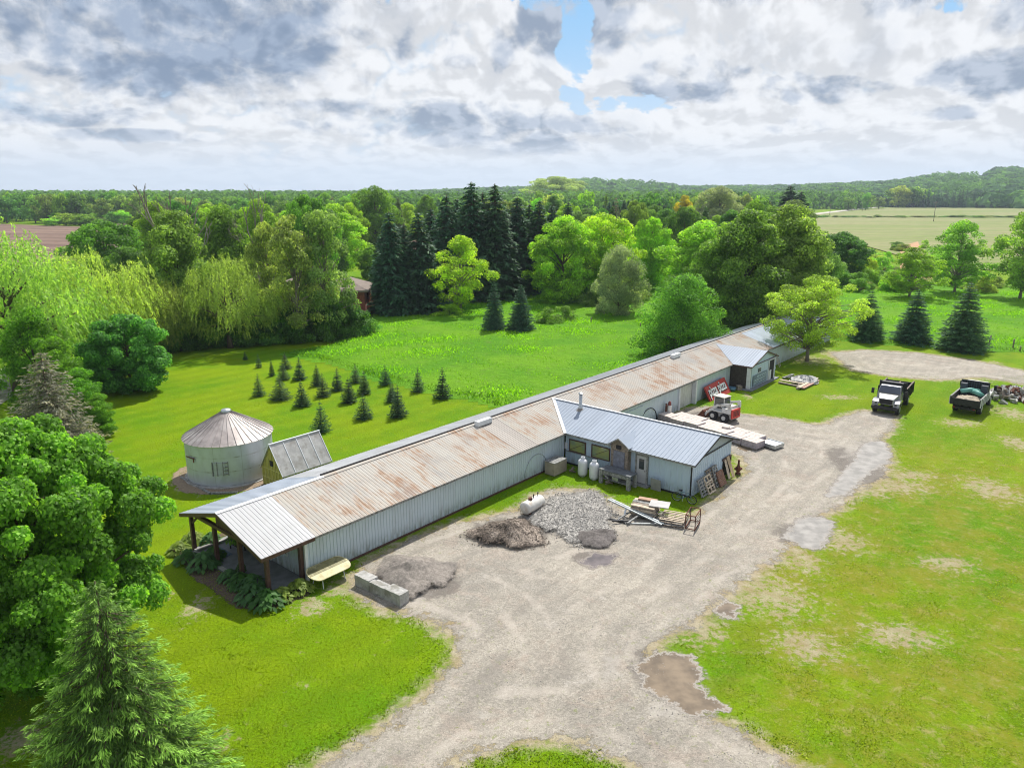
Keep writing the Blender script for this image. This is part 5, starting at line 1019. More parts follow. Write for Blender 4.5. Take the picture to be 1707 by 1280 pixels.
# rusty hand pump ornament
o=empty('iron_pump',G(1230,790),0,'dark rusty iron stump-like pump standing on the verge right of the wing','pump'); m=MB(); m.lathe([(0,0),(.26,.0),(.24,.12),(.12,.2),(.2,.34),(.27,.5),(.26,.62),(.15,.74),(.1,.9),(.085,1.25),(.11,1.3),(.1,1.36),(0,1.38)],14); m.build('body',M_rusty,o,True); o.scale=(.8,.8,.8); m=MB(); m.lathe([(0,-.36),(.1,-.34),(.14,-.28),(.12,.28),(.1,.34),(0,.36)],10,M=Tr(0,0,.52)@Matrix.Rotation(PI/2,4,'Y')); m.build('side_flange',M_rusty,o)

# ---------------------------------------------------------------- timber heap: frame, pallets, stacked boards, pipes, cage
th0=G(1085,868); an=math.atan2((G(1140,868)-G(1030,846)).y,(G(1140,868)-G(1030,846)).x)
def HP(x,y,z=0.): return Tr(*th0)@Matrix.Rotation(an,4,'Z')@Vector((x,y,z))
def hobj(o): o.location=th0; o.rotation_euler=(0,0,an); return o
for i,(x,y,z,rz,w_,l_,nb,mt_,lb) in enumerate(((-.3,.6,0,.1,1.3,1.6,6,M_greywood,'lowest grey pallet under the stacked boards'),(1.3,.5,0.02,.06,1.5,1.5,7,M_palewood,'pale slatted pallet beside the steel cage'),(1.45,.25,.0,.2,1.2,1.2,5,M_greywood,'grey pallet under the pale slatted one'))):
    o=pallet(w_,l_,nb,lab=lb,mats=(mt_,M_wood),grp='pallets in the timber heap',thk=.16); o.location=HP(x,y,z+(.2 if i==1 else 0)); o.rotation_euler=(0,0,an+rz+PI/2)
r_=random.Random(3)
for i in range(28):
    lay=i//4; x=-.55+r_.uniform(-.08,.08); y=.05+.32*(i%4); z=.17+.09*lay; m=MB(); m.bx(-.85,.7,-.14,.14,0,.075); o=m.build('rough_board',(M_greywood,M_palewood,M_wood)[r_.randrange(3)]); o.location=HP(x,y+.15,z); o.rotation_euler=(0,0,an+r_.uniform(-.06,.06)); tag(o,'weathered board stacked in the timber heap','board','boards stacked in the timber heap')
o=MB().bx(-.62,.62,-.45,.45,0,.06).build('flat_panel',plain('grey_panel',(.36,.35,.34),.6,0,.15,3),None,bevel=.01); o.location=HP(.3,.75,.86); o.rotation_euler=(.05,0,an+.12); tag(o,'flat grey panel lying on top of the stacked boards','panel')
o=MB().bx(-.6,.6,-.2,.2,0,.07).build('reddish_plank',plain('orange_plank',(.38,.24,.16),.8,0,.2,4)); o.location=HP(-.6,1.2,.83); o.rotation_euler=(0,0,an+.05); tag(o,'orange-brown plank at the back of the boards','plank')
for i in range(2):
    a_,b_=G(1014,833,.75),G(1103,875,.12); off=Vector((.16*i,.14*i,.02)); m=MB(); m.tube([a_+off,b_+off],.06,8); o=m.build('steel_pipe',M_steel); tag(o,('front','rear')[i]+' long steel pipe lying slantwise across the timber heap','pipe','long steel pipes on the heap')
for i,(x0,y0,x1,y1,z0,z1) in enumerate(((1008,862,1048,872,.05,.1),(1030,866,1060,846,.08,.45),(1042,872,1105,873,.06,.08),(1020,868,1050,868,.2,.1),(1046,872,1066,858,.15,.3),(1040,862,1044,845,.1,.6))):
    m=MB(); m.beam(G(x0,y0,z0),G(x1,y1,z1),.1,.08); o=m.build('loose_beam',(M_blk,M_greywood,M_steel)[i%3]); tag(o,('dark curved bar on the ground left of the heap','grey post sticking out of the left of the heap','dull pipe lying on the gravel in front of the heap','dark beam under the left end of the pipes','weathered beam below the long pipes','pale strut holding up the pipes')[i],'beam')
cg=empty('steel_cage',HP(2.25,.35),an,'rusty dark steel rack frame at the right end of the timber heap','rack')
m=MB(); ht=.95
for x in (-.05,.55):
    for y in (-.55,.75): m.beam((x,y,0),(x,y,ht),.05,.05)
m.build('uprights',M_rusty,cg); m=MB()
for z in (.08,ht): [m.beam(*q,.05,.05) for q in (((-.05,-.55,z),(.55,-.55,z)),((-.05,.75,z),(.55,.75,z)),((-.05,-.55,z),(-.05,.75,z)),((.55,-.55,z),(.55,.75,z)))]
m.build('rails',M_rusty,cg); m=MB(); [m.beam((.55,-.55,z),(.55,.75,z),.02,.03) for z in (.3,.5,.7)]; m.beam((-.05,-.55,.1),(-.05,.75,.9),.03,.03); m.build('bars',M_blk,cg)

# ---------------------------------------------------------------- paving packs behind the wing, machine, sign
K0=G(1266,753); K1=G(1135,713); dv=(K1-K0).normalized(); an=math.atan2(dv.y,dv.x)+0; side=Vector((-dv.y,dv.x,0))
if side.y>0: side=-side
def pk(s,t,z=0): p=K0+dv*s-side*t; return Vector((p.x,p.y,z))
n=0
for row,(t,cnt,zh,off) in enumerate(((.6,7,.95,1.0),(1.92,6,.85,1.75))):
    for i in range(cnt):
        o=empty('paver_pack',pk(off+1.46*i,t+.07*math.sin(i*2.3)),an+.03*math.sin(i*5.1),('front','back')[row]+' row paver pack, '+('nearest the road end','second','third','fourth','fifth','sixth','farthest from the road end')[i]+(' in line' if 0<i<6 else ''),'paver pack','packs of pale paving stones')
        m=MB(); [m.bx(-.66,.66,y-.05,y+.05,0,.1) for y in (-.5,0,.5)]; m.build('pallet_base',M_wood,o)
        hh=zh*(.62 if row==0 else .6)*(1+.07*math.sin(i*3.7)); m=MB(); m.bx(-.69,.69,-.62,.62,.1,hh); m.build('wrapped_stack',M_paverside,o,bevel=.02)
        m=MB()
        for a_ in range(3):
            for b_ in range(2): m.bx(-.69+.46*a_+.01,-.69+.46*(a_+1)-.01,-.62+.62*b_+.01,-.62+.62*(b_+1)-.01,hh+.001,hh+.05)
        m.build('top_pavers',M_paver,o)
o=empty('empty_skid',pk(.12,1.8),an,'low steel-edged skid at the road end of the paver packs','skid'); m=MB(); m.bx(-.7,.7,-.6,.6,.25,.33); m.build('deck',M_trim,o); m=MB(); m.bx(-.75,.75,-.66,-.6,.1,.4); m.bx(-.75,.75,.6,.66,.1,.4); m.bx(-.75,-.7,-.6,.6,.1,.4); m.build('rim_bars',M_steel,o); m=MB(); [m.bx(x-.06,x+.06,-.6,.6,0,.25) for x in (-.55,.55)]; m.build('runners',M_blk,o)
o=MB().bx(-.3,.3,-.18,.18,0,.18).build('loose_paver',M_paver,None,bevel=.02); o.location=pk(4.1,1.2,.65); o.rotation_euler=(0,0,an+.3); tag(o,'loose grey block sitting on the paver packs','block')
o=MB().bx(-.35,.35,-.15,.15,0,.2).build('loose_paver',M_conc,None,bevel=.02); o.location=G(1136,706); o.rotation_euler=(0,0,an+.3); tag(o,'small white block at the barn end of the paver packs','block')
# skid steer: local x = forward
rr_,ff_=G(1231,708),G(1186,696); dv=(ff_-rr_); an=math.atan2(dv.y,dv.x); sk=empty('skid_steer_loader',(rr_+ff_)/2+Vector((0,.5,0)),an,'white compact skid steer loader with a red rear door parked by the paver packs','loader'); sk.scale=(1.05,1.05,1.05)
def lathe_y(x,y0,y1,z,r,n=20): 
    m=MB(); m.lathe([(0,y0),(r*.55,y0),(r*.9,y0),(r,y0+(.04 if y1>y0 else -.04)),(r,y1-(.04 if y1>y0 else -.04)),(r*.9,y1),(r*.5,y1),(0,y1)],n,M=Tr(x,0,z)@Matrix.Rotation(-PI/2,4,'X')); return m
for x in (-.55,.55):
    for s in (-1,1):
        wv=lathe_y(x,s*.55,s*.85,.4,.4).build('wheel',M_rubber,sk); lathe_y(x,s*.83,s*.87,.4,.2,14).build('rim',M_vwhite,wv)
m=MB(); m.bx(-1.1,.95,-.5,.5,.3,.95); m.bx(-1.1,-.3,-.82,.82,.82,1.25); m.bx(-.3,.95,-.82,.82,.8,.92); m.build('chassis',M_vwhite,sk,bevel=.04)
m=MB(); m.bx(-1.22,-1.1,-.62,.62,.4,1.22); o=m.build('rear_door',M_red,sk,bevel=.03); m=MB(); [m.bx(-1.24,-1.221,-.45,.45,.6+.1*i,.64+.1*i) for i in range(5)]; m.build('grille_slots',M_blk,o)
m=MB(); m.bx(-.25,.75,-.46,.46,.95,1.02)
for x in (-.25,.72):
    for y in (-.44,.44): m.beam((x,y,1.0),(x*(1 if x<0 else .93),y,2.02),.07,.07)
m.build('cab_frame',M_vwhite,sk); m=MB(); m.bx(-.32,.8,-.52,.52,2.02,2.1); m.build('cab_roof',plain('cab_roof_cream',(.60,.56,.47),.5,0,.1,2),sk,bevel=.03)
for s in (-1,1):
    m=MB(); m.bx(-.2,.66,s*.45-.01,s*.45+.01,1.03,2.0); m.build('side_window',M_glass,sk)
    m=MB(); m.beam((-1.0,s*.74,1.25),(-.95,s*.74,1.75),.14,.3); m.beam((-1.05,s*.74,1.7),(.2,s*.74,1.35),.12,.2); m.beam((.15,s*.74,1.4),(1.15,s*.74,.55),.12,.2); m.beam((1.15,s*.74,.62),(1.35,s*.74,.25),.12,.18); m.build('lift_arm',M_vwhite,sk,bevel=.02)
    m=MB(); m.tube([(-.85,s*.74,1.0),(-.1,s*.74,1.42)],.05,8); m.build('lift_ram',M_steel,sk)
m=MB(); m.bx(-.3,-.26,-.4,.4,1.05,1.95); m.build('rear_window',M_glass,sk); m=MB(); m.bx(.7,.74,-.4,.4,1.0,1.95); m.build('front_opening',M_dark,sk)
m=MB(); m.add([(1.35,y,z) for y in (-.95,.95) for z in (.05,.6)]+[(2.05,y,.05) for y in (-.95,.95)]+[(1.5,y,.72) for y in (-.95,.95)],[(0,2,3,1),(0,4,5,2),(0,1,6,4),(2,5,7,3),(1,3,7,6)]); m.build('bucket',M_rusty,sk)
m=MB(); m.bx(-1.0,-.35,-.4,.4,1.25,1.45); m.build('engine_cover',M_vwhite,sk,bevel=.06); m=MB(); m.tube([(-.75,.2,1.45),(-.75,.2,1.65)],.05,8); m.build('exhaust',M_blk,sk)
# sign leaning on the barn wall
sb=empty('sign_board',B(1.35,45.9,.0),0,'red sign board with white lettering leaning on the barn wall','sign')
SW,SH=4.6,1.7
sb.matrix_world=BM@Tr(1.15,45.75,-.15)@Matrix.Rotation(R(-28),4,'Y')@Matrix.Rotation(R(2),4,'X')
m=MB(); m.bx(-.12,.0,0,SW,.0,SH); m.build('board',M_redsign,sb); m=MB(); [m.bx(0,.03,*q) for q in ((0,SW,0,.07),(0,SW,SH-.07,SH),(0,.07,.07,SH-.07),(SW-.07,SW,.07,SH-.07))]; m.build('rim',M_redsign,sb)
def text_mesh(txt,size,ext,offset=0.):
    c=bpy.data.curves.new('t','FONT'); c.body=txt; c.size=size; c.extrude=ext; c.offset=offset; c.space_character=1.0; o=bpy.data.objects.new('t',c); COL.objects.link(o); bpy.context.view_layer.update()
    me=bpy.data.meshes.new_from_object(o.evaluated_get(bpy.context.evaluated_depsgraph_get())); bpy.data.objects.remove(o); return me
TMx=Matrix(((0,0,1,0),(1,0,0,0),(0,1,0,0),(0,0,0,1)))
for nm,off,mt_,dx,dz,of in (('letter_shadow',.02,M_dark,-.05,-.06,.05),('lettering',.045,M_letter,0,0,.032)):
    me=text_mesh('pizza pizza',1.22,.01,of*.8); me.materials.append(mt_); o=link(nm,me,sb); wdt=max(v.co.x for v in me.vertices); sc_=(SW-.7)/wdt; o.matrix_local=Tr(off,.35+dx,.6+dz)@TMx@Matrix.Diagonal((sc_,1.15,1,1)); o.matrix_parent_inverse=Matrix.Identity(4)
# tubs and clutter by the entry wing
o=MB().lathe([(0,.02),(.32,.02),(.4,.35),(.36,.35),(0,.1)],18).build('plastic_tub',M_bike,None,True); o.location=B(.9,51.1); tag(o,'dull blue-green tub between the red sign and the entry wing','tub')
o=MB().bx(-.25,.25,-.3,.3,0,.45).build('crate',M_wood,None,bevel=.01); o.location=B(1.3,51.9,.0); tag(o,'small wooden crate in front of the slatted shutter','crate')
for i,(u,h_) in enumerate(((60.6,1.9),(62.4,2.1),(63.2,2.0),(64.8,1.5))):
    m=MB(); 
    for y in (-.22,.22): m.beam((.75,u+y,0),(.05,u+y,h_),.05,.05)
    for k_ in range(5): f=(k_+.7)/5.5; m.beam((.75-.7*f,u-.22,h_*f),(.75-.7*f,u+.22,h_*f),.03,.03)
    o=m.build('ladder',M_palewood if i%2 else M_trim); o.location=BO; o.rotation_euler=(0,0,BA); tag(o,('white rack frame leaning on the wall next to the entry wing','tallest wooden rack frame leaning on the wall left of the fruit tree','white rack frame second from the fruit tree','short wooden rack frame nearest the fruit tree')[i],'rack','frames leaning on the far barn wall')
# lumber pile with plastic sheet
lp=G(1335,640)
for i,(x0,y0,x1,y1,z,mt_) in enumerate(((1298,637,1338,645,.12,M_wood),(1300,633,1340,640,.2,M_palewood),(1306,630,1322,624,.15,M_greywood),(1332,646,1362,630,.25,M_palewood),(1338,647,1364,634,.18,plain('pinkish_board',(.42,.25,.2),.8,0,.2,4)),(1312,628,1350,634,.3,M_greywood),(1330,648,1334,640,.1,M_wood))):
    m=MB(); m.beam(G(x0,y0,z),G(x1,y1,z),.34,.1); o=m.build('lumber',mt_); tag(o,('lowest dark plank at the left of the lumber pile','pale plank on the left of the lumber pile','short grey plank at the back left of the pile','long pale plank at the right of the lumber pile','pinkish board right of the plastic sheet','grey plank lying across the back of the pile','short dark block under the pile front')[i],'plank')
tN=40; t=np.linspace(-1,1,tN); X,Y=np.meshgrid(t,t); Z=.28+.5*np.exp(-((X-.2)**2*2+(Y-.2)**2*2.5))+.09*fnoise(X*3,Y*3,2); Z=np.where(np.hypot(X,Y)>.92,.1,Z)
V=np.stack([X.ravel()*1.5,Y.ravel()*1.5,Z.ravel()],1); idx=np.arange(tN*tN).reshape(tN,tN); q=np.stack([idx[:-1,:-1],idx[:-1,1:],idx[1:,1:],idx[1:,:-1]],-1).reshape(-1,4); q=q[(np.hypot(V[q][:,:,0],V[q][:,:,1])<1.55).all(1)]
me=bpy.data.meshes.new('x'); me.from_pydata(V.tolist(),[],q.tolist()); me.materials.append(M_tarp); o=link('plastic_sheet',me); o.location=G(1340,637); tag(o,'crumpled grey plastic sheet over the lumber pile','tarp')
# rubble heap right edge
rb=empty('rubble_heap',G(1688,662),0,'heap of broken concrete and blocks at the right edge of the picture','rubble'); r=np.random.default_rng(9)
V=[];Fc=[]; cube=np.array([(x,y,z) for z in (-.5,.5) for x,y in ((-.5,-.5),(.5,-.5),(.5,.5),(-.5,.5))]); cf=[(3,2,1,0),(4,5,6,7),(0,1,5,4),(1,2,6,5),(2,3,7,6),(3,0,4,7)]; mi=[]
for i in range(240):
    x,y=np.clip(r.normal(.8,1.6),-2.5,5),r.normal(0,1.0); z=max(0,.95*math.exp(-(x/3)**2-(y/1.5)**2))*r.uniform(.3,1); Rm=np.linalg.qr(r.normal(size=(3,3)))[0]; s=np.array([r.uniform(.25,.8),r.uniform(.2,.5),r.uniform(.1,.25)]); V.append((cube+r.normal(size=(8,3))*.06)*s@Rm+np.array([x,y,z+.1])); Fc+=[tuple(8*i+k for k in f) for f in cf]; mi+=[(0,0,0,0,1,2)[int(r.integers(6))]]*6
me=bpy.data.meshes.new('x'); me.from_pydata(np.concatenate(V).tolist(),[],Fc); [me.materials.append(a_) for a_ in (M_conc,M_wood,M_rusty)]; me.polygons.foreach_set('material_index',mi); link('broken_pieces',me,rb)

# ---------------------------------------------------------------- trucks
def truck(name,label,loc,an,paint,loaded):
    T=empty(name,loc,an,label,'truck')          # local x forward, origin between the axles
    def wh(x,s,dual=False):
        r=.5; o=lathe_y(x,s*.78,s*(1.12 if not dual else 1.15),r,r,22).build('wheel',M_rubber,T); lathe_y(x,s*(1.10 if not dual else 1.12),s*(1.14 if not dual else 1.17),r,.27,14).build('rim',M_steel,o)
    for s in (-1,1): wh(2.35,s); wh(-1.75,s,True)
    m=MB(); m.bx(-3.0,3.0,-.45,-.3,.55,.8); m.bx(-3.0,3.0,.3,.45,.55,.8); m.bx(-1.9,-1.6,-.8,.8,.42,.6); m.bx(2.2,2.5,-.8,.8,.42,.6); m.build('chassis',M_blk,T)
    # cab
    m=MB(); X=[(.55,1.0),(.55,1.75),(.65,2.42),(1.45,2.42),(1.85,1.75),(1.95,1.0)]
    vs=[(x,s*(1.02 if z<2 else .86),z) for s in (-1,1) for x,z in X]; m.add(vs,[(0,1,2,3,4,5),(11,10,9,8,7,6)]+[(i,i+6,(i+1)%6+6,(i+1)%6) for i in range(6)]); cab=m.build('cab',paint,T,bevel=.05)
    m=MB(); m.add([(1.495,-.8,2.36),(1.495,.8,2.36),(1.865,.92,1.8),(1.865,-.92,1.8)],[(0,3,2,1)]); m.v=[(x+.03,y,z+.02) for x,y,z in m.v]; m.build('windscreen',plain('windscreen_glass_%s'%name[:2],(.06,.07,.10),.1,0,.1,2,.8),cab)
    for s in (-1,1):
        m=MB(); y0=s*1.035; y1=s*.89; q=[(.75,y0,1.78),(1.72,y0,1.78),(1.42,y1,2.32),(.78,y1,2.32)]; q=[(x,y+s*.015,z) for x,y,z in q]; m.add(q,[(0,1,2,3) if s<0 else (3,2,1,0)]); m.build('side_window',M_glass,cab)
        m=MB(); m.tube([(1.8,s*1.0,2.0),(1.85,s*1.4,2.05)],.02,5); m.bx(1.78,1.86,s*1.42-.12,s*1.42+.12,1.6,2.1); m.build('mirror',M_blk,cab)
    m=MB(); vs=[(1.85,-.8,1.0),(1.85,.8,1.0),(1.85,.86,1.72),(1.85,-.86,1.72),(3.05,-.62,.95),(3.05,.62,.95),(3.0,.62,1.5),(3.0,-.62,1.5)]; m.add(vs,[(3,2,1,0),(4,5,6,7),(0,1,5,4),(1,2,6,5),(2,3,7,6),(3,0,4,7)]); hd=m.build('bonnet',paint,T,bevel=.05)
    m=MB(); [m.bx(3.03,3.06,-.5,.5,1.02+.09*i,1.07+.09*i) for i in range(5)]; m.bx(3.02,3.04,-.54,.54,.98,1.48); m.build('grille',M_blk,hd)
    for s in (-1,1):
        m=MB(); pr=[(r_*1.0,0) for r_ in ()]; pts=[(1.75,.75),(1.78,1.1),(2.05,1.3),(2.7,1.3),(3.0,1.15),(3.05,.8),(2.9,.8),(2.8,1.0),(2.6,1.12),(2.1,1.12),(1.9,1.0),(1.88,.75)]
        k_=len(pts); vs=[(x,s*y,z) for y in (.62,1.15) for x,z in pts]; m.add(vs,[tuple(range(k_)),tuple(range(k_,2*k_))[::-1]]+[(i,(i+1)%k_,k_+(i+1)%k_,k_+i) for i in range(k_)]); m.build('fender',paint,T,bevel=.02)
        m=lathe_y(0,0,.06,0,.11,12); m.v=[(3.03+y,s*.83+x,1.02+z) for x,y,z in m.v]; m.build('headlight',M_glass,T)
    m=MB(); m.bx(3.12,3.25,-1.15,1.15,.5,.82); m.build('bumper',M_blk,T,bevel=.03)
    # box
    W_=1.18; x0,x1=-3.35,.35; z0=1.05
    m=MB(); m.bx(x0,x1,-W_,W_,z0-.12,z0); bx_=m.build('dump_floor',M_blk,T)
    hs=.95 if not loaded else .62
    for s in (-1,1):
        m=MB(); m.bx(x0,x1,s*W_-.04,s*W_+.04,z0,z0+hs); o=m.build('side_board',M_blk if not loaded else plain('dark_side_boards',(.05,.05,.055),.7,0,.3,4),T)
        m=MB(); [m.bx(x,x+.09,s*(W_+.07)-.035,s*(W_+.07)+.035,z0-.1,z0+hs+.02) for x in np.linspace(x0+.05,x1-.15,6)]; m.build('stakes',M_trim if loaded else M_blk,o)
        m=MB(); m.bx(x0,x1,s*W_-.06,s*W_+.06,z0+hs,z0+hs+.06); m.build('top_rail',M_brown if not loaded else M_greywood,o)
    m=MB(); m.bx(x1-.06,x1+.02,-W_,W_,z0,z0+1.55); m.bx(x1-.04,x1+.5,-.9,.9,z0+1.5,z0+1.56) if not loaded else None; hb_=m.build('headboard',M_blk,T)
    m=MB(); [m.bx(x1-.09,x1-.061,y,y+.05,z0,z0+1.5) for y in np.linspace(-W_+.05,W_-.1,12)]; m.build('ribs',plain('dark_teal_%s'%name[:3],(.03,.05,.06),.6,0,.3,4),hb_)
    m=MB(); m.bx(x0-.05,x0+.02,-W_,W_,z0-.1,z0+hs-.1); m.build('tailgate',M_blk,T)
    if loaded:
        for s in (-1,1): m=MB(); m.bx(x1-.55,x1-.1,s*.85-.28,s*.85+.28,z0+.0,z0+1.3); m.build('tool_box',plain('tool_box_paint',(.05,.06,.08),.5,0,.2,3),T,bevel=.02)
        for s in (-1,1): m=MB(); m.bx(x0-.08,x0-.05,s*.8-.08,s*.8+.08,.7,.78); m.build('tail_light',plain('dull_tail_light_%d'%s,(.25,.03,.02),.4),T)
        m=MB(); m.bx(x0+.1,x0+.25,-.9,.9,.55,.75); m.build('rear_bumper',M_blk,T)
    else:
        m=MB(); m.bx(-1.9,.3,-.5,-.4,z0+.95,z0+1.04); m.bx(-2.5,.3,.1,.22,z0+.95,z0+1.02); m.bx(-.05,.0,-W_,W_,z0+.9,z0+1.0); m.build('cross_plank',plain('brown_planks',(.17,.09,.07),.7),T)
    return T
f0,f1=G(1452,690),G(1497,691); b1=G(1517,667); dirv=(f1-b1).normalized()
p=(f0+f1)/2; T1=truck('dump_truck','dark dump truck with a silver-white cab facing the camera, left of two trucks',p-dirv*2.9+Vector((0,0,0)),math.atan2(dirv.y,dirv.x),M_silver,False)
t0,t1_=G(1578,690),G(1634,694); b2=G(1656,672); dirv=(b2-t1_).normalized()
p=(t0+t1_)/2; T2=truck('stake_truck','dark stake-sided truck seen from behind, loaded with green tarpaulin rolls',p+dirv*3.1,math.atan2(dirv.y,dirv.x),M_vwhite,True)
a2=math.atan2(dirv.y,dirv.x); P2=T2.location.copy()
def TL(x,y,z): return Tr(*P2)@Matrix.Rotation(a2,4,'Z')@Vector((x,y,z))
for i,(p0,p1,p2) in enumerate((((-1.6,-1.0,1.75),(-1.0,-.4,1.82),(-.4,.1,1.7)),((-.9,.9,1.7),(-.6,.2,1.85),(-.2,-.5,1.78)))):
    o=MB().tube([TL(*p0),TL(*p1),TL(*p2)],[.2,.24,.2],12).build('tarp_roll',M_green,None,True); tag(o,('left','right')[i]+' roll of green tarpaulin on the loaded truck','tarp','green tarpaulin rolls')
N_=30; t=np.linspace(-1,1,N_); X,Y=np.meshgrid(t,t); Z=1.12+.45*(1-X**2)*(1-Y**4)+.08*fnoise(X*4,Y*4,1); V=[TL(x*1.3-1.9,y*1.1,z)[:] for x,y,z in zip(X.ravel(),Y.ravel(),Z.ravel())]; idx=np.arange(N_*N_).reshape(N_,N_); q=np.stack([idx[:-1,:-1],idx[:-1,1:],idx[1:,1:],idx[1:,:-1]],-1).reshape(-1,4)
me=bpy.data.meshes.new('x'); me.from_pydata(V,[],q.tolist()); me.materials.append(plain('sacking',(.42,.36,.27),.9,0,.35,2,.2,.02,(.2,.18,.15),2)); o=link('load_cover',me); tag(o,'crumpled tan sheet over the load at the back of the truck','tarp')

# ---------------------------------------------------------------- posts, poles, house, far buildings
for x,y0,y1,l in ((1648,579,559,'leaning dark fence post at the right meadow edge'),(1688,582,565,'fence post near the right edge of the picture'),(985,541,529,'small post at the far meadow edge below the silvery tree'),(1067,547,538,'small post at the meadow edge left of the birch'),(1700,586,577,'low fence post at the far right')):
    h=top_z(x,y0,y1); o=MB().tube([(0,0,-.1),(.02,0,h*.6),(.1 if 'leaning' in l else 0,0,h)],.09,7).build('fence_post',M_wood,None,True); o.location=G(x,y0); tag(o,l,'fence post','old fence posts round the meadow')
m=MB()
def pole(x,by,ty,l):
    g=G(x,by); h=top_z(x,by,ty); o=empty('power_pole',g,0,l,'power pole','wooden power poles along the fields'); MB().tube([(0,0,0),(0,0,h)],[.22,.15],8).build('post',M_greybark,o,True); mb=MB(); mb.bx(-1.6,1.6,-.08,.08,h-1.1,h-.9); cr=mb.build('crossarm',M_greybark,o); mb=MB(); [mb.lathe([(0,h-.9),(.08,h-.88),(.06,h-.7),(0,h-.68)],6,(x_,0,0)) for x_ in (-1.4,1.4)]; mb.build('insulators',M_trim,cr)
pole(1556,370,336,'power pole standing in the pale field'); pole(1383,359,340,'power pole beside the country road, left'); pole(1437,352.5,337,'power pole beside the country road, right')
hs=G(588,526); ho=empty('brown_house',hs+Vector((-4.0,2,0)),R(6),'brown brick house with a grey-brown hip roof behind the pale poplars','house'); m=MB(); m.bx(-9,6,-4,5,0,4.2); m.build('wall',M_brick,ho)
m=MB(); e=.7; m.add([(-9-e,-4-e,4.15),(6+e,-4-e,4.15),(6+e,5+e,4.15),(-9-e,5+e,4.15),(-4.5,.5,6.6),(1.5,.5,6.6),(-9-e,-4-e,4.4),(6+e,-4-e,4.4),(6+e,5+e,4.4),(-9-e,5+e,4.4)],[(3,2,1,0),(6,7,5,4),(7,8,5),(8,9,4,5),(9,6,4),(0,1,7,6),(1,2,8,7),(2,3,9,8),(3,0,6,9)]); m.build('roof',M_shingle,ho)
for x in (-6,-2.5,3.2):
    o=MB().bx(x-.7,x+.7,-4.04,-4.01,1.6,3.0).build('window',M_glass,ho); MB().bx(x-.8,x-.7,-4.08,-4.0,1.5,3.1).bx(x+.7,x+.8,-4.08,-4.0,1.5,3.1).bx(x-.7,x+.7,-4.08,-4.0,3.,3.1).build('frame',M_trim,o)
flat('path',[(614,472),(643,469),(645,475),(613,477)],plain('pale_path',(.40,.36,.32),.9,0,.1,1),.03)
def shed(px,by,w_,d_,h_,mw,mr,l,cat='barn'):
    o=empty('farm_building',G(px,by),R(12),l,cat); MB().bx(-w_/2,w_/2,-d_/2,d_/2,0,h_).build('wall',mw,o); m=MB(); m.add([(-w_/2-.5,-d_/2-.5,h_),(w_/2+.5,-d_/2-.5,h_),(w_/2+.5,0,h_+d_*.28),(-w_/2-.5,0,h_+d_*.28),(-w_/2-.5,d_/2+.5,h_),(w_/2+.5,d_/2+.5,h_)],[(0,1,2,3),(3,2,5,4),(0,3,4),(1,5,2)]); m.build('roof',mr,o)
    MB().bx(-w_*.1,w_*.1,-d_/2-.06,-d_/2-.01,0,h_*.75).build('door',M_dark,o)
shed(1219,344,24,12,9,M_palewood,M_trim,'pale roofed farm building among the trees of the middle wood')
shed(1279,341,22,12,10,M_palewood,M_trim,'white roofed farm building right of the golden tree')
shed(1676,331,16,10,5,M_wood,M_shingle,'small dark farm building at the end of the spruce windbreak')
shed(1478,344.4,14,9,5,M_palewood,M_shingle,'small house where the country road enters the trees','house')
# meadow tufts: one mass of coarse grass
def tufts():
    r=np.random.default_rng(3); P=[]; 
    a=np.array(MEAD); n=300000; X=r.uniform(-42,125,n); Y=r.uniform(a[:,1].min(),150,n); Q=np.stack([X,Y],1); s=sdf(Q,MEAD); rim=np.abs(s-.6)<1.0
    dens=.5+.5*np.sin(X*.31+np.sin(Y*.23)*2)*np.cos(Y*.4+np.sin(X*.17)*2); ok=(s>0)&(rim|(r.random(n)<.10+.75*dens**2)); Q=Q[ok]; s=s[ok]; rim=rim[ok]; dn=dens[ok]; n=len(Q)
    h=r.uniform(.16,.36,n)*(.5+.8*dn)*np.where(rim,1.15,1.); Z=np.clip(s*.12,0,.28)
    C=np.column_stack([Q,Z+h*.45]); ax=np.column_stack([r.normal(0,.35,n),r.normal(0,.35,n),np.ones(n)]); nn=np.column_stack([r.normal(size=n),r.normal(size=n),r.normal(size=n)*.5+.4]); V=quads(C,nrm(nn),nrm(ax),h,h*.42)
    T=r.uniform(.7,1.25,n)*(.8+.4*dn)*np.where(rim,.7,1.); T=np.where(r.random(n)<.03,1.7,T); me=fast_mesh('grass',V.reshape(-1,3),n,T,M_leaf); o=link('meadow_tufts',me); o['kind']='stuff'; o['label']='long coarse grass tufts of the meadow'; o.color=(.155,.33,.014,1)
tufts()

# ---------------------------------------------------------------- air
def m_haze(k):
    n=k.n.new('ShaderNodeVolumePrincipled'); n.inputs['Color'].default_value=(.72,.85,1,1); n.inputs['Density'].default_value=.00013; n.inputs['Anisotropy'].default_value=.2; return n.outputs[0]
hm=bpy.data.materials.new('haze'); hm.use_nodes=True; t=hm.node_tree; t.nodes.clear(); k=N(t); ou=t.nodes.new('ShaderNodeOutputMaterial'); t.links.new(m_haze(k),ou.inputs['Volume'])
hzo=MB().bx(-4400,4600,-1500,5100,-6,150).build('haze',hm); hzo['kind']='stuff'

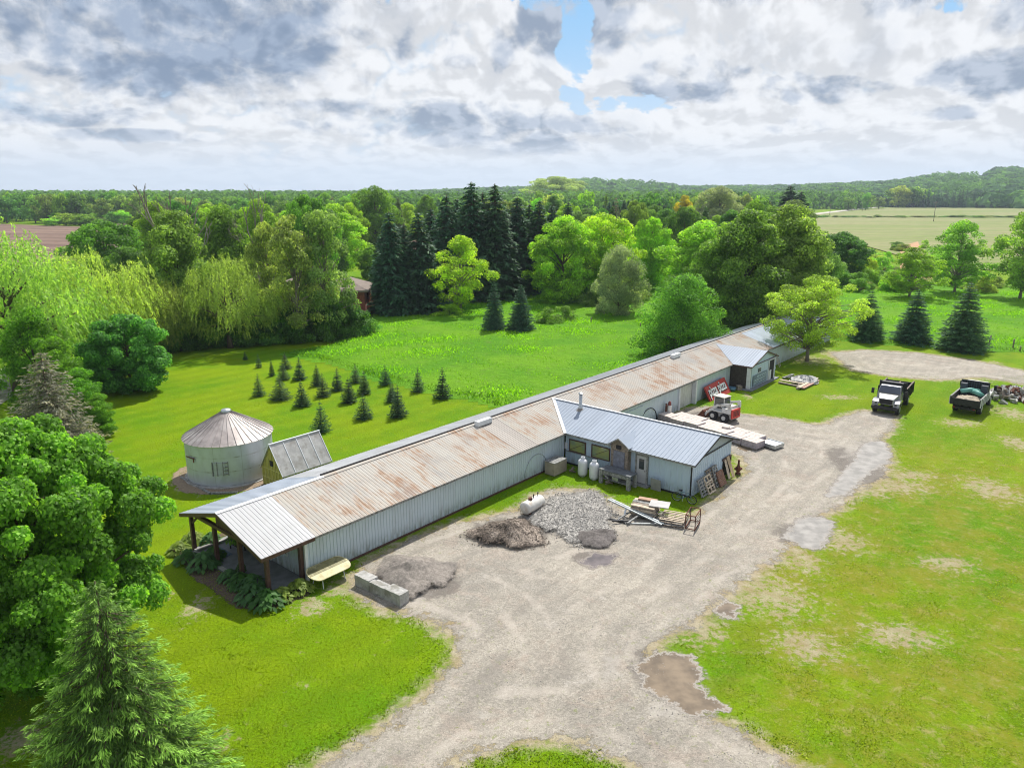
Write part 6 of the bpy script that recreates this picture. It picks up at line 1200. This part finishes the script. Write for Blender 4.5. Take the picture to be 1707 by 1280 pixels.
# ---------------------------------------------------------------- turf blades near the camera, loose stones on the drive
def turf():
    r=np.random.default_rng(12); n=900000; Y=18+62*r.random(n)**1.5; X=r.uniform(-1,1,n)*(Y*.74+3); Q=np.stack([X,Y],1)
    e=sdf(Q,DRIVE); iv=BM.inverted(); L=np.array([[iv[0][0],iv[0][1]],[iv[1][0],iv[1][1]]]); q=(Q-np.array([BO.x,BO.y]))@L.T
    inb=((q[:,0]>-8.2)&(q[:,0]<.3)&(q[:,1]>-2.6))|((q[:,0]>-.3)&(q[:,0]<10.6)&(q[:,1]>22.8)&(q[:,1]<29.5))
    bare=np.maximum(BARE(Q)*.9,0); f=fnoise(X*.9,Y*.9,3)*.5+fnoise(X*2.7,Y*2.7,8)*.35; drk=np.clip(DRY(Q),0,1)
    ok=(e<-.35+.5*f)&~inb&(bare+f*.25<.45)&((f>-.1)|(drk<.5))&(sdf(Q,MEAD)<0)&(r.random(n)<.55)&np.all([sdf(Q,p_)<-.5 for p_ in PUDS],0); Q=Q[ok]; f=f[ok]; drk=drk[ok]; e=e[ok]; n=len(Q)
    h=r.uniform(.02,.05,n)*(1+.5*(f>.55))*(1+.8*((e>-1.2)&(r.random(n)<.25))); C=np.column_stack([Q,h*.45]); ax=np.column_stack([r.normal(0,.6,n),r.normal(0,.6,n),np.ones(n)]); nn=rdir(r,n)+np.array([0,0,.9])
    T=r.uniform(.8,1.25,n)*(1+.08*f)*(1+.15*drk); T=np.where(r.random(n)<.02*(1+3*drk),1.9,T)
    me=fast_mesh('turf',quads(C,nrm(nn),nrm(ax),h*1.5,h*.75).reshape(-1,3),n,T,M_leaf); o=link('turf_blades',me); o['kind']='stuff'; o['label']='short blades and weeds of the lawn'; o.color=(.145,.205,.005,1)
turf()
def stones():
    r=np.random.default_rng(15); n=60000; Y=18+50*r.random(n)**1.3; X=r.uniform(-20,38,n); Q=np.stack([X,Y],1); e=sdf(Q,DRIVE); f=fnoise(X*.8,Y*.8,5); ok=(e>-.3)&(f>.1)&(r.random(n)<.6); Q=Q[ok]; n=len(Q)
    base=np.array([(1,0,0),(-.5,.87,0),(-.5,-.87,0),(0,0,.8)]); a=r.uniform(0,6.28,n); s=r.uniform(.012,.045,n); c,sn=np.cos(a),np.sin(a)
    V=np.zeros((n,4,3)); 
    for i,b in enumerate(base): V[:,i,0]=(b[0]*c-b[1]*sn)*s+Q[:,0]; V[:,i,1]=(b[0]*sn+b[1]*c)*s+Q[:,1]; V[:,i,2]=b[2]*s+.006
    T=V[:,[0,1,3,1,2,3,2,0,3],:].reshape(-1,3); me=fast_mesh('stones',T,n*3,None,plain('loose_stone',(.40,.37,.33),.85,0,.45,.9),tri=True); o=link('loose_stones',me); o['kind']='stuff'; o['label']='loose stones scattered over the gravel drive'
stones()
